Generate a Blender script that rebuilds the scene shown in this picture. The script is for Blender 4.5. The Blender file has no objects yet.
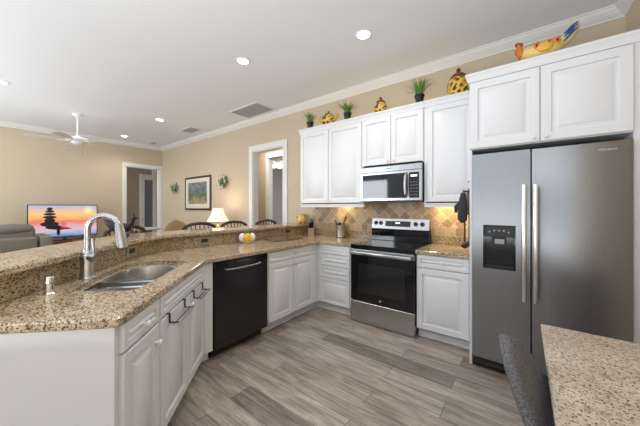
import bpy, bmesh, math, random
from mathutils import Vector, Matrix, geometry
random.seed(7)
PI = math.pi
SC = bpy.context.scene
COL = SC.collection

# ------------------------------------------------------------------ camera, light, exposure
CH, CF, CYAW, CY0, CX, CD = 1.3567, 266.86, 0.6506, 207.18, 1.6485, 3.4311
cam = bpy.data.cameras.new('camera'); camo = bpy.data.objects.new('camera', cam); COL.objects.link(camo)
camo.location = (CX, -CD, CH); camo.rotation_euler = (PI/2, 0, CYAW)
cam.sensor_width = 36; cam.lens = CF/640*36; cam.shift_y = (CY0-213)/640
cam.clip_start = 0.05
SC.camera = camo
SC.view_settings.view_transform = 'Standard'; SC.view_settings.look = 'None'
SC.view_settings.gamma = 1; SC.view_settings.exposure = 0.0
SC.view_settings.use_curve_mapping = False
W = bpy.data.worlds.new('world'); SC.world = W; W.use_nodes = True
W.node_tree.nodes['Background'].inputs[0].default_value = (0.80, 0.90, 1.0, 1)
W.node_tree.nodes['Background'].inputs[1].default_value = 1.2

def area(name, loc, rot, sx, sy, power, col=(1, 1, 1), spread=None):
    l = bpy.data.lights.new(name, 'AREA'); l.shape = 'RECTANGLE'; l.size = sx; l.size_y = sy
    l.energy = power; l.color = col
    if spread: l.spread = spread
    o = bpy.data.objects.new(name, l); COL.objects.link(o); o.location = loc; o.rotation_euler = rot
    return o
def point(name, loc, power, col=(1, .85, .65), r=.04, spot=None):
    l = bpy.data.lights.new(name, 'SPOT' if spot else 'POINT'); l.energy = power; l.color = col; l.shadow_soft_size = r
    if spot: l.spot_size = spot; l.spot_blend = .8
    o = bpy.data.objects.new(name, l); COL.objects.link(o); o.location = loc
    return o
# daylight through the glazed wall behind camera and living-room windows, then added fills
area('daylight_behind', (-2.80, -6.40, 1.95), (PI/2, 0, 0), 1.2, .75, 40, (.90, .96, 1.0))
area('daylight_living', (-5.3, -6.40, 1.45), (PI/2, 0, 0), 2.0, 2.1, 62, (.90, .96, 1.0))
area('kitchen_bounce_fill', (.9, -4.9, .8), (PI, 0, 0), 2.4, 2.2, 132, (.90, .95, 1.0))  # added upward fill standing in for bounced daylight, no real fixture
area('living_bounce_fill', (-4.2, -5.0, .9), (PI, 0, 0), 3.2, 2.0, 62, (.90, .95, 1.0))  # same added upward fill for the living-room ceiling
area('kitchen_ceiling_fill', (.1, -2.6, 3.07), (0, 0, 0), 3.6, 2.8, 17, (.92, .965, 1.0))  # added unseen soft fill just under the ceiling, not a fixture
area('living_ceiling_fill', (-4.4, -3.0, 3.07), (0, 0, 0), 3.0, 3.0, 22, (.92, .965, 1.0))  # added overhead fill for the living room, no lamp there
CEIL = 3.095

# ------------------------------------------------------------------ materials
def nt(name):
    m = bpy.data.materials.new(name); m.use_nodes = True
    return m, m.node_tree.nodes, m.node_tree.links, m.node_tree.nodes['Principled BSDF']
def srgb(r, g, b):
    f = lambda c: (c/255/12.92) if c/255 <= .04045 else ((c/255+.055)/1.055)**2.4
    return (f(r), f(g), f(b), 1)
def plain(name, col, rough=.5, metal=0, bump=0, bscale=200, **kw):
    m, N, L, B = nt(name)
    B.inputs['Base Color'].default_value = col if len(col) == 4 else (*col, 1)
    B.inputs['Roughness'].default_value = rough; B.inputs['Metallic'].default_value = metal
    for k, v in kw.items(): B.inputs[k.replace('_', ' ')].default_value = v
    tc = N.new('ShaderNodeTexCoord'); no = N.new('ShaderNodeTexNoise'); no.inputs['Scale'].default_value = bscale
    L.new(tc.outputs['Object'], no.inputs['Vector'])
    bp = N.new('ShaderNodeBump'); bp.inputs['Strength'].default_value = bump or .01; bp.inputs['Distance'].default_value = .002
    L.new(no.outputs['Fac'], bp.inputs['Height']); L.new(bp.outputs['Normal'], B.inputs['Normal'])
    return m
def ramp(N, stops):
    r = N.new('ShaderNodeValToRGB'); e = r.color_ramp.elements
    while len(e) > 1: e.remove(e[0])
    e[0].position = stops[0][0]; e[0].color = stops[0][1]
    for p, c in stops[1:]:
        q = e.new(p); q.color = c
    return r
def mapping(N, L, coord='Object', scale=(1, 1, 1), rot=(0, 0, 0)):
    tc = N.new('ShaderNodeTexCoord'); mp = N.new('ShaderNodeMapping')
    mp.inputs['Scale'].default_value = scale; mp.inputs['Rotation'].default_value = rot
    L.new(tc.outputs[coord], mp.inputs['Vector']); return mp
def noise(N, L, vec, scale, detail=3, rough=.5, dist=0):
    n = N.new('ShaderNodeTexNoise'); n.inputs['Scale'].default_value = scale; n.inputs['Detail'].default_value = detail
    n.inputs['Roughness'].default_value = rough; n.inputs['Distortion'].default_value = dist
    L.new(vec.outputs['Vector'] if 'Vector' in vec.outputs else vec.outputs[0], n.inputs['Vector']); return n
def mix(N, L, a, b, fac, mode='MIX'):
    x = N.new('ShaderNodeMix'); x.data_type = 'RGBA'; x.blend_type = mode
    for s, v in ((6, a), (7, b), (0, fac)):
        if hasattr(v, 'links'): L.new(v, x.inputs[s])
        else: x.inputs[s].default_value = v
    return x.outputs[2]

def granite(name, light, mid, dark, speck, stretch=(1, 1, 1), rot=0, rough=.12, amount=.5, fine=1):
    m, N, L, B = nt(name)
    mp = mapping(N, L, scale=stretch, rot=(0, 0, rot))
    n1 = noise(N, L, mp, 26*fine, 5, .7, .6); n2 = noise(N, L, mp, 52*fine, 4, .65, .4); n3 = noise(N, L, mp, 80*fine, 3, .6); n4 = noise(N, L, mp, 5, 2, .5)
    r1 = ramp(N, [(.32, mid), (.5, light), (.62, light), (.75, mid)]); L.new(n1.outputs['Fac'], r1.inputs[0])
    r2 = ramp(N, [(.36, (1, 1, 1, 1)), (.46, (0, 0, 0, 1))]); L.new(n2.outputs['Fac'], r2.inputs[0])
    c1 = mix(N, L, r1.outputs[0], dark, r2.outputs[0])
    r3 = ramp(N, [(.345+.06*amount, (1, 1, 1, 1)), (.40+.06*amount, (0, 0, 0, 1))]); L.new(n3.outputs['Fac'], r3.inputs[0])
    c2 = mix(N, L, c1, speck, r3.outputs[0])
    r4 = ramp(N, [(.40, (.72, .68, .62, 1)), (.60, (1.0, 1, 1, 1))]); L.new(n4.outputs['Fac'], r4.inputs[0])
    c3 = mix(N, L, c2, r4.outputs[0], .6, 'MULTIPLY')
    L.new(c3, B.inputs['Base Color']); B.inputs['Roughness'].default_value = rough
    return m
GR = granite('granite_counter', srgb(210, 190, 162), srgb(146, 120, 94), srgb(90, 68, 50), srgb(40, 32, 28), (1.0, 1.9, 1.5), .5, amount=.8)
GRT = granite('granite_table', srgb(216, 200, 182), srgb(178, 154, 132), srgb(146, 120, 100), srgb(74, 60, 54), (1, 1, 1), 0, .3, .45, 1.45)
GRS = granite('granite_splash', srgb(188, 168, 136), srgb(150, 124, 92), srgb(92, 70, 48), srgb(40, 32, 28), (1, 1, 1.6), .3, .2, .9)

def floor_mat():
    m, N, L, B = nt('wood_plank_floor')
    mp = mapping(N, L)
    br = N.new('ShaderNodeTexBrick'); L.new(mp.outputs[0], br.inputs['Vector'])
    br.offset = .37; br.offset_frequency = 2
    for k, v in (('Scale', 1), ('Brick Width', 1.22), ('Row Height', .178), ('Mortar Size', .0016), ('Mortar Smooth', .1), ('Bias', 0)): br.inputs[k].default_value = v
    br.inputs['Color1'].default_value = (0, 0, 0, 1); br.inputs['Color2'].default_value = (1, 1, 1, 1); br.inputs['Mortar'].default_value = (.5, .5, .5, 1)
    rp = ramp(N, [(0, srgb(146, 135, 126)), (.35, srgb(164, 153, 143)), (.65, srgb(178, 167, 156)), (1, srgb(194, 183, 172))]); L.new(br.outputs['Color'], rp.inputs[0])
    mp2 = mapping(N, L, scale=(.9, 13, 1))
    va = N.new('ShaderNodeVectorMath'); va.operation = 'ADD'; L.new(mp2.outputs[0], va.inputs[0])
    sc = N.new('ShaderNodeVectorMath'); sc.operation = 'SCALE'; sc.inputs[3].default_value = 9; L.new(br.outputs['Color'], sc.inputs[0]); L.new(sc.outputs[0], va.inputs[1])
    g = noise(N, L, va, 1.8, 8, .70, 1.2)
    rg = ramp(N, [(.32, (.34, .31, .29, 1)), (.45, (.66, .64, .62, 1)), (.56, (1.0, .99, .98, 1)), (.70, (1.22, 1.21, 1.2, 1))]); L.new(g.outputs['Fac'], rg.inputs[0])
    c = mix(N, L, rp.outputs[0], rg.outputs[0], .85, 'MULTIPLY')
    g2 = noise(N, L, mapping(N, L, scale=(2.2, 5.5, 1)), 1.6, 4, .6, .5); r2 = ramp(N, [(.32, (.74, .72, .70, 1)), (.62, (1.10, 1.10, 1.10, 1))]); L.new(g2.outputs['Fac'], r2.inputs[0])
    c = mix(N, L, c, r2.outputs[0], .8, 'MULTIPLY')
    g3 = noise(N, L, mapping(N, L, scale=(5, 120, 1)), 1.5, 3, .7); r3 = ramp(N, [(.35, (.80, .79, .78, 1)), (.55, (1.06, 1.06, 1.06, 1))]); L.new(g3.outputs['Fac'], r3.inputs[0])
    c = mix(N, L, c, r3.outputs[0], .8, 'MULTIPLY')
    c = mix(N, L, c, srgb(70, 60, 54), br.outputs['Fac'])
    L.new(c, B.inputs['Base Color']); B.inputs['Roughness'].default_value = .38
    bp = N.new('ShaderNodeBump'); bp.inputs['Strength'].default_value = .15; bp.inputs['Distance'].default_value = .003
    L.new(g.outputs['Fac'], bp.inputs['Height']); L.new(bp.outputs[0], B.inputs['Normal'])
    return m
FLOOR = floor_mat()

def tile_mat():
    m, N, L, B = nt('travertine_diamond_tile')
    tc = N.new('ShaderNodeTexCoord'); sp = N.new('ShaderNodeSeparateXYZ'); L.new(tc.outputs['Object'], sp.inputs[0])
    cb = N.new('ShaderNodeCombineXYZ'); L.new(sp.outputs['X'], cb.inputs['X']); L.new(sp.outputs['Z'], cb.inputs['Y'])
    def brick(rot, w):
        mp = N.new('ShaderNodeMapping'); mp.inputs['Rotation'].default_value = (0, 0, rot); L.new(cb.outputs[0], mp.inputs[0])
        br = N.new('ShaderNodeTexBrick'); br.offset = 0
        for k, v in (('Scale', 1), ('Brick Width', w), ('Row Height', w), ('Mortar Size', .0035), ('Mortar Smooth', .2)): br.inputs[k].default_value = v
        br.inputs['Color1'].default_value = srgb(146, 124, 100); br.inputs['Color2'].default_value = srgb(198, 180, 152); br.inputs['Mortar'].default_value = srgb(208, 194, 170)
        L.new(mp.outputs[0], br.inputs[0]); return br
    a = brick(PI/4, .102); b = brick(0, .102)
    gt = N.new('ShaderNodeMath'); gt.operation = 'GREATER_THAN'; gt.inputs[1].default_value = .102; L.new(sp.outputs['Z'], gt.inputs[0])
    c = mix(N, L, b.outputs['Color'], a.outputs['Color'], gt.outputs[0])
    n = noise(N, L, cb, 28, 4, .6); rp = ramp(N, [(.3, (.72, .68, .64, 1)), (.6, (1.05, 1.03, 1, 1))]); L.new(n.outputs['Fac'], rp.inputs[0])
    c = mix(N, L, c, rp.outputs[0], .8, 'MULTIPLY')
    L.new(c, B.inputs['Base Color']); B.inputs['Roughness'].default_value = .4
    f = mix(N, L, b.outputs['Fac'], a.outputs['Fac'], gt.outputs[0])
    bp = N.new('ShaderNodeBump'); bp.invert = True; bp.inputs['Strength'].default_value = .4; bp.inputs['Distance'].default_value = .003
    L.new(f, bp.inputs['Height']); L.new(bp.outputs[0], B.inputs['Normal'])
    return m
TILE = tile_mat()

def steel(name, col=(.55, .55, .56), rough=.28, axis='z'):
    m, N, L, B = nt(name)
    s = {'z': (180, 180, 1.2), 'x': (1.2, 180, 180)}[axis]
    mp = mapping(N, L, scale=s); n = noise(N, L, mp, 2.0, 3, .6)
    rp = ramp(N, [(.3, (col[0]*.93, col[1]*.93, col[2]*.93, 1)), (.7, (col[0]*1.06, col[1]*1.06, col[2]*1.06, 1))]); L.new(n.outputs['Fac'], rp.inputs[0])
    L.new(rp.outputs[0], B.inputs['Base Color']); B.inputs['Metallic'].default_value = 1; B.inputs['Roughness'].default_value = rough
    return m
STEEL = steel('brushed_stainless', rough=.30); STEELX = steel('brushed_stainless_horizontal', (.50, .505, .51), .25, 'x')
FRST = steel('fridge_stainless', (.31, .318, .33), .30)
NICK = plain('satin_nickel', (.62, .60, .57), .28, 1)
CHROME = plain('chrome', (.8, .8, .8), .08, 1)
FAUC = plain('spot_resist_steel', (.46, .465, .47), .24, 1)
SINKM = steel('sink_steel', (.55, .56, .57), .22, 'x')
WHITE = plain('white_cabinet_lacquer', srgb(229, 230, 233), .32)
TRIM = plain('white_trim_paint', srgb(235, 234, 232), .4)
CEILM = plain('textured_ceiling_paint', srgb(234, 236, 239), .9, 0, .6, 22)
def wallm(name, c):
    return plain(name, c, .85, 0, .12, 90)
WALL = wallm('beige_wall_paint', srgb(207, 190, 166)); WALL2 = wallm('taupe_wall_paint', srgb(178, 164, 148)); WALLG = wallm('grey_room_paint', srgb(190, 182, 178))
BLACK = plain('black_gloss', (.012, .012, .013), .12); BGLASS = plain('black_glass', (.008, .008, .01), .04)
BPLAS = plain('black_plastic', (.02, .02, .02), .4); DGREY = plain('dark_grey_metal', (.08, .08, .085), .4, .6)
DWM = plain('dishwasher_black', (.012, .012, .013), .22)
PORC = plain('white_porcelain', srgb(238, 238, 236), .15)
YEL = plain('yellow_glaze', srgb(226, 176, 60), .2); ORNG = plain('orange_glaze', srgb(214, 120, 40), .2); LEM = plain('lemon_glaze', srgb(245, 180, 30), .2)
CREAM = plain('cream_glaze', srgb(232, 212, 150), .2); BRGL = plain('brown_glaze', srgb(110, 60, 28), .3); BLUEG = plain('blue_glaze', srgb(50, 90, 150), .2); REDG = plain('red_glaze', srgb(165, 50, 30), .25)
GLEAF = plain('green_leaf', srgb(92, 142, 52), .5); GLEAF2 = plain('dark_ivy_leaf', srgb(62, 84, 56), .5)
SOIL = plain('potting_soil', (.03, .02, .015), .9)
WOODD = plain('dark_walnut', srgb(62, 40, 28), .35); WOODM = plain('honey_wood', srgb(150, 108, 66), .4); WOODR = plain('red_brown_wood', srgb(110, 62, 38), .35)
BRASS = plain('antique_brass', (.45, .32, .14), .35, 1); BRONZE = plain('dark_bronze', srgb(48, 36, 40), .35, .3); IRON = plain('wrought_iron', (.03, .028, .025), .5, .5)
FABS = plain('taupe_sofa_microfiber', srgb(120, 112, 104), .9, 0, .3, 300); FABB = plain('brown_upholstery', srgb(112, 92, 80), .9, 0, .3, 300); FABT = plain('tan_upholstery', srgb(172, 148, 118), .9, 0, .3, 300)
def tweed():
    m, N, L, B = nt('grey_tweed'); mp = mapping(N, L); n = noise(N, L, mp, 220, 3, .7); n2 = noise(N, L, mp, 9, 3, .6)
    rp = ramp(N, [(.35, srgb(62, 63, 68)), (.65, srgb(130, 129, 130))]); L.new(n.outputs['Fac'], rp.inputs[0])
    r2 = ramp(N, [(.35, (.8, .8, .82, 1)), (.7, (1, .97, .92, 1))]); L.new(n2.outputs['Fac'], r2.inputs[0])
    L.new(mix(N, L, rp.outputs[0], r2.outputs[0], .7, 'MULTIPLY'), B.inputs['Base Color']); B.inputs['Roughness'].default_value = .95
    bp = N.new('ShaderNodeBump'); bp.inputs['Strength'].default_value = .5; bp.inputs['Distance'].default_value = .002; L.new(n.outputs['Fac'], bp.inputs['Height']); L.new(bp.outputs[0], B.inputs['Normal'])
    return m
TWEED = tweed()
def emis(name, col, st, base=(.9, .9, .9)):
    m = plain(name, base, .5); B = m.node_tree.nodes['Principled BSDF']
    B.inputs['Emission Color'].default_value = (*col, 1); B.inputs['Emission Strength'].default_value = st; return m
LED = emis('lit_downlight_lens', (1, .96, .9), 14); BULB = emis('lit_frosted_globe', (1, .93, .82), 3); SHADE = emis('lit_fabric_lampshade', (1, .80, .52), .9, (.85, .78, .62))
LCD = emis('lit_display_digits', (.75, .9, 1), 1.5); DISPP = plain('dispenser_label_grey', srgb(150, 156, 160), .3)
GLASS = plain('clear_glass', (1, 1, 1), .03, 0, 0, 200, Transmission_Weight=1.0)
def pottery():
    m, N, L, B = nt('painted_fruit_pottery'); mp = mapping(N, L)
    v = N.new('ShaderNodeTexVoronoi'); v.inputs['Scale'].default_value = 17; L.new(mp.outputs[0], v.inputs[0])
    rp = ramp(N, [(0, srgb(88, 36, 18)), (.20, srgb(150, 60, 24)), (.30, srgb(214, 160, 40)), (.48, srgb(232, 200, 112)), (.70, srgb(84, 92, 40))]); rp.color_ramp.interpolation = 'CONSTANT'
    L.new(v.outputs['Distance'], rp.inputs[0]); L.new(rp.outputs[0], B.inputs['Base Color']); B.inputs['Roughness'].default_value = .2; return m
POT = pottery()
def sunpot():
    m, N, L, B = nt('sunflower_pottery'); mp = mapping(N, L)
    v = N.new('ShaderNodeTexVoronoi'); v.inputs['Scale'].default_value = 13; v.inputs['Randomness'].default_value = .7; L.new(mp.outputs[0], v.inputs[0])
    rp = ramp(N, [(0, srgb(70, 34, 14)), (.16, srgb(90, 42, 16)), (.2, srgb(222, 140, 30)), (.42, srgb(226, 196, 116)), (.75, srgb(226, 206, 150)), (.86, srgb(96, 120, 50))])
    L.new(v.outputs['Distance'], rp.inputs[0]); L.new(rp.outputs[0], B.inputs['Base Color']); B.inputs['Roughness'].default_value = .2; return m
SUN = sunpot()

# ------------------------------------------------------------------ mesh builder
ROOT = {}
def Tm(loc, rz=0): return Matrix.Translation(loc) @ Matrix.Rotation(rz, 4, 'Z')
class MB:
    def __init__(s): s.bm = bmesh.new()
    def merge(s, b, M=None):
        if M is not None: bmesh.ops.transform(b, matrix=M, verts=b.verts)
        me = bpy.data.meshes.new('tmp'); b.to_mesh(me); b.free(); s.bm.from_mesh(me); bpy.data.meshes.remove(me); return s
    def box(s, x0, x1, y0, y1, z0, z1, bev=0, seg=1, M=None):
        b = bmesh.new(); bmesh.ops.create_cube(b, size=1)
        for v in b.verts: v.co = Vector(((x0+x1)/2+v.co.x*(x1-x0), (y0+y1)/2+v.co.y*(y1-y0), (z0+z1)/2+v.co.z*(z1-z0)))
        if bev: bmesh.ops.bevel(b, geom=b.edges[:], offset=bev, segments=seg, affect='EDGES', profile=.5)
        return s.merge(b, M)
    def lathe(s, prof, c=(0, 0, 0), n=20, M=None, sx=1, sy=1):
        b = bmesh.new(); rings = []
        for r, z in prof:
            rings.append([b.verts.new((c[0]+sx*max(r, 1e-5)*math.cos(2*PI*i/n), c[1]+sy*max(r, 1e-5)*math.sin(2*PI*i/n), c[2]+z)) for i in range(n)])
        for a, d in zip(rings, rings[1:]):
            for i in range(n): b.faces.new((a[i], a[(i+1) % n], d[(i+1) % n], d[i]))
        b.faces.new(rings[0][::-1]); b.faces.new(rings[-1])
        return s.merge(b, M)
    def tube(s, pts, r, n=10, cap=True):
        pts = [Vector(p) for p in pts]; rs = r if isinstance(r, (list, tuple)) else [r]*len(pts)
        b = bmesh.new(); rings = []; up = None
        for i, p in enumerate(pts):
            t = (pts[min(i+1, len(pts)-1)]-pts[max(i-1, 0)]).normalized()
            if up is None: up = t.orthogonal().normalized()
            u = (up - t*up.dot(t)).normalized(); up = u; w = t.cross(u)
            rings.append([b.verts.new(p+rs[i]*(math.cos(2*PI*k/n)*u+math.sin(2*PI*k/n)*w)) for k in range(n)])
        for a, d in zip(rings, rings[1:]):
            for i in range(n): b.faces.new((a[i], a[(i+1) % n], d[(i+1) % n], d[i]))
        if cap: b.faces.new(rings[0][::-1]); b.faces.new(rings[-1])
        return s.merge(b)
    def cyl(s, p0, p1, r, r1=None, n=20): return s.tube([p0, p1], [r, r if r1 is None else r1], n)
    def ball(s, c, r, M=None, sc=(1, 1, 1), u=16, v=10):
        b = bmesh.new(); bmesh.ops.create_uvsphere(b, u_segments=u, v_segments=v, radius=1)
        for q in b.verts: q.co = Vector((c[0]+q.co.x*r*sc[0], c[1]+q.co.y*r*sc[1], c[2]+q.co.z*r*sc[2]))
        return s.merge(b, M)
    def slab(s, outer, z0, z1, holes=(), bev=0.0, M=None):
        """flat slab with polygon outline (ccw) and holes; bevelled top and bottom arris"""
        b = bmesh.new()
        def off(poly, d):
            n = len(poly); out = []
            for i in range(n):
                p0, p1, p2 = Vector(poly[i-1]), Vector(poly[i]), Vector(poly[(i+1) % n])
                a = (p1-p0).normalized(); c = (p2-p1).normalized()
                na = Vector((-a.y, a.x)); nc = Vector((-c.y, c.x)); k = (na+nc); k = k/max(k.length_squared/2, .2)
                out.append(p1+k*d)
            return out
        loops = [list(outer)]+[list(h) for h in holes]
        for zc in (z0, z1):
            L2 = [[Vector((p[0], p[1], 0)) for p in off(l, bev)] for l in loops]
            flat = [p for l in L2 for p in l]
            tris = geometry.tessellate_polygon(L2)
            vs = [b.verts.new((p.x, p.y, zc)) for p in flat]
            for t in tris:
                a, c, d = (vs[t[0]], vs[t[1]], vs[t[2]])
                try: b.faces.new((a, c, d))
                except ValueError: pass
        for l in loops:
            n = len(l); prof = [(bev, z0), (0, z0+bev), (0, z1-bev), (bev, z1)] if bev else [(0, z0), (0, z1)]
            rings = [[b.verts.new((p.x, p.y, z)) for p in [Vector((q[0], q[1])) for q in off(l, d)]] for d, z in prof]
            for a, d in zip(rings, rings[1:]):
                for i in range(n): b.faces.new((a[i], a[(i+1) % n], d[(i+1) % n], d[i]))
        bmesh.ops.remove_doubles(b, verts=b.verts, dist=1e-5)
        bmesh.ops.recalc_face_normals(b, faces=b.faces)
        return s.merge(b, M)
    def rings(s, w, h, prof, M=None, x0=0, z0=0):
        """nested rectangles in the xz plane: prof = [(inset, y)], closed at the first (back) and last ring"""
        b = bmesh.new(); R = []
        for d, y in prof:
            R.append([b.verts.new((x0+x, y, z0+z)) for x, z in ((d, d), (w-d, d), (w-d, h-d), (d, h-d))])
        for a, c in zip(R, R[1:]):
            for i in range(4): b.faces.new((a[i], a[(i+1) % 4], c[(i+1) % 4], c[i]))
        b.faces.new(R[0][::-1]); b.faces.new(R[-1])
        bmesh.ops.recalc_face_normals(b, faces=b.faces)
        return s.merge(b, M)
    def sweep(s, path, prof, closed=False):
        """sweep an (offset-to-left, z) profile along a flat polyline with mitred corners"""
        b = bmesh.new(); P = [Vector(p) for p in path]; R = []
        for i, p in enumerate(P):
            a = (P[i]-P[i-1]).normalized() if i else (P[1]-P[0]).normalized()
            c = (P[i+1]-P[i]).normalized() if i < len(P)-1 else a
            na = Vector((-a.y, a.x)); nc = Vector((-c.y, c.x)); k = na+nc; k = k/(k.length_squared/2)
            R.append([b.verts.new((p.x+k.x*d, p.y+k.y*d, z)) for d, z in prof])
        n = len(prof)
        for a, c in zip(R, R[1:]):
            for i in range(n): b.faces.new((a[i], a[(i+1) % n], c[(i+1) % n], c[i]))
        b.faces.new(R[0][::-1]); b.faces.new(R[-1]); bmesh.ops.recalc_face_normals(b, faces=b.faces)
        return s.merge(b)
    def build(s, name, mat, parent=None, world=False, ang=30):
        if world and parent is not None:
            bmesh.ops.transform(s.bm, matrix=ROOT[parent.name].inverted(), verts=s.bm.verts)
        for f in s.bm.faces: f.smooth = True
        for e in s.bm.edges:
            if len(e.link_faces) != 2 or e.calc_face_angle(0) > math.radians(ang): e.smooth = False
        me = bpy.data.meshes.new(name); s.bm.to_mesh(me); s.bm.free(); me.materials.append(mat)
        o = bpy.data.objects.new(name, me); COL.objects.link(o)
        if parent is not None: o.parent = parent; ROOT[o.name] = ROOT[parent.name]
        else: ROOT[o.name] = Matrix.Identity(4)
        return o
def tag(o, label, cat, group=None, kind=None):
    o['label'] = label; o['category'] = cat
    if group: o['group'] = group
    if kind: o['kind'] = kind
    return o
def thing(name, label, cat, loc, rz=0, group=None):
    o = bpy.data.objects.new(name, None); COL.objects.link(o); o.location = loc; o.rotation_euler = (0, 0, rz)
    o.empty_display_size = .05; ROOT[o.name] = Tm(loc, rz); return tag(o, label, cat, group)
def struct(mb, name, mat, parent=None):
    o = mb.build(name, mat, parent); o['kind'] = 'structure'; return o
def copy_thing(r, loc, rz=0, label=None, group=None):
    c = r.copy(); COL.objects.link(c); c.location = loc; c.rotation_euler = (0, 0, rz)
    if label: c['label'] = label
    if group: c['group'] = group
    for ch in list(r.children):
        d = ch.copy(); COL.objects.link(d); d.parent = c
        for g in list(ch.children):
            e = g.copy(); COL.objects.link(e); e.parent = d
    return c
def text(name, body, size, mat, parent, M, depth=.0006):
    cu = bpy.data.curves.new(name, 'FONT'); cu.body = body; cu.size = size; cu.extrude = depth; cu.align_x = 'CENTER'; cu.align_y = 'CENTER'
    tmp = bpy.data.objects.new('tmp', cu); COL.objects.link(tmp)
    me = bpy.data.meshes.new_from_object(tmp.evaluated_get(bpy.context.evaluated_depsgraph_get()))
    bpy.data.objects.remove(tmp); bpy.data.curves.remove(cu); me.materials.clear(); me.materials.append(mat)
    o = bpy.data.objects.new(name, me); COL.objects.link(o); o.parent = parent; o.matrix_local = M
    return o

# ------------------------------------------------------------------ room shell
XF, XR, YB = -6.78, 2.356, -6.5          # far wall, side wall, wall behind the camera
struct(MB().box(XF-3, XR+.15, YB-.15, 5.2, -.1, 0), 'floor', FLOOR)
struct(MB().box(XF-3, XR+.15, YB-.15, 5.2, CEIL, CEIL+.1), 'ceiling', CEILM)
# wall with the range: opening for the hallway door
DA0, DA1, DAZ = -2.64, -1.80, 2.46
w = MB(); w.box(XF-.12, DA0, 0, .12, 0, CEIL); w.box(DA1, XR, 0, .12, 0, CEIL); w.box(DA0, DA1, 0, .12, DAZ, CEIL); struct(w, 'wall_right', WALL)
DB0, DB1, DBZ = -.895, -.09, 2.45
w = MB(); w.box(XF-.12, XF, YB, DB0, 0, CEIL); w.box(XF-.12, XF, DB1, 0, 0, CEIL); w.box(XF-.12, XF, DB0, DB1, DBZ, CEIL); struct(w, 'wall_far', WALL)
struct(MB().box(XR, XR+.12, YB, .12, 0, CEIL), 'wall_side', WALL)
# wall behind the camera with two glazed openings
w = MB()
for a, b_ in ((XF-.12, -6.35), (-4.25, -3.45), (-1.45, XR)): w.box(a, b_, YB-.12, YB, 0, CEIL)
for a, b_ in ((-6.35, -4.25), (-3.45, -1.45)): w.box(a, b_, YB-.12, YB, 2.65, CEIL); w.box(a, b_, YB-.12, YB, 0, .25)
struct(w, 'wall_behind', wallm('cool_grey_wall_paint', srgb(196, 200, 206)))
for i, (a, b_) in enumerate(((-6.35, -4.25), (-3.45, -1.45))):
    f = MB(); f.box(a, b_, YB-.10, YB-.03, .25, .33); f.box(a, b_, YB-.10, YB-.03, 2.57, 2.65)
    for k in range(3):
        xx = a+(b_-a-.07)*k/2; f.box(xx, xx+.07, YB-.10, YB-.03, .33, 2.57)
    f = struct(f, 'window_%d' % (i+1), TRIM)
    struct(MB().box(a+.01, b_-.01, YB-.07, YB-.062, .33, 2.57), 'pane', GLASS, f)
# crown and baseboards
cp = [(0, CEIL), (0, 3.0), (.012, 3.0), (.015, 3.012), (.026, 3.018), (.056, 3.052), (.070, 3.062), (.074, 3.078), (.085, 3.082), (.085, CEIL)]
struct(MB().sweep([(XF, YB), (XF, 0), (XR, 0), (XR, YB)], [(-d, z) for d, z in cp]), 'trim_crown', TRIM)
bb = [(0, 0), (0, .13), (-.008, .13), (-.016, .11), (-.016, 0)]
struct(MB().sweep([(XF, YB), (XF, DB0-.10)], bb), 'baseboard_far', TRIM)
struct(MB().sweep([(XF, -.0), (DA0-.12, -.0)], bb), 'baseboard_right', TRIM)
# door casings
def casing_x(x0, x1, zt, y, w_=.115, n='trim_hallway_door', t=.022):
    m = MB(); m.box(x0-w_, x0, y-t, y, 0, zt, .006); m.box(x1, x1+w_, y-t, y, 0, zt, .006); m.box(x0-w_, x1+w_, y-t, y, zt, zt+w_, .006)
    m.box(x0, x0+.012, y, y+.12, 0, zt); m.box(x1-.012, x1, y, y+.12, 0, zt); m.box(x0, x1, y, y+.12, zt-.012, zt)
    return struct(m, n, TRIM)
casing_x(DA0, DA1, DAZ, 0)
m = MB(); X = XF
for a, b_ in ((DB0-.09, DB0), (DB1, DB1+.088)): m.box(X, X+.022, a, b_, 0, DBZ, .006)
m.box(X, X+.022, DB0-.09, DB1+.088, DBZ, DBZ+.10, .006); m.box(X-.12, X, DB0, DB0+.012, 0, DBZ); m.box(X-.12, X, DB1-.012, DB1, 0, DBZ); m.box(X-.12, X, DB0, DB1, DBZ-.012, DBZ)
struct(m, 'trim_far_door', TRIM)
# hallway behind the range wall, with a second opening to a bedroom
H0 = -3.58
w = MB(); w.box(-6.5, H0, 1.25, 1.37, 0, CEIL); w.box(H0, -1.9, 1.25, 1.37, 2.62, CEIL); w.box(-1.9, XR, 1.25, 1.37, 0, CEIL); struct(w, 'wall_hallway', wallm('hall_paint', srgb(200, 184, 156)))
m = MB(); m.box(H0-.10, H0, 1.228, 1.25, 0, 2.62, .005); m.box(H0, H0+.015, 1.25, 1.37, 0, 2.6); m.box(H0-.1, -1.8, 1.228, 1.25, 2.62, 2.74, .005); struct(m, 'trim_bedroom_door', TRIM)
struct(MB().box(XF-3, XR, 5.0, 5.12, 0, CEIL), 'wall_bedroom', WALLG)
# room beyond the far doorway
struct(MB().box(-8.5, -8.38, -3, 3, 0, CEIL), 'wall_study', WALL2)
m = MB(); m.box(-7.9, -7.82, .14, .24, 0, 2.95); struct(m, 'trim_study', TRIM)
dr = MB(); dr.rings(.50, 2.05, [(0, .04), (0, 0), (.09, 0), (.10, .008), (.40*.25+.09, .008)], Tm((-7.72, -.12, .0), -PI/2*.2)); 
m = MB(); m.box(-7.62, -7.58, -.30, .10, 0.0, 2.36, .004)
d1 = struct(m, 'door_1', TRIM)
m = MB(); m.box(-7.58, -7.574, -.18, .04, .25, 2.2); struct(m, 'pane', plain('frosted_pane', srgb(110, 118, 128), .2), d1)
m = MB(); m.cyl((-7.58, -.255, .98), (-7.53, -.255, .98), .012); m.ball((-7.52, -.255, .98), .028); struct(m, 'handle', NICK, d1)

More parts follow.
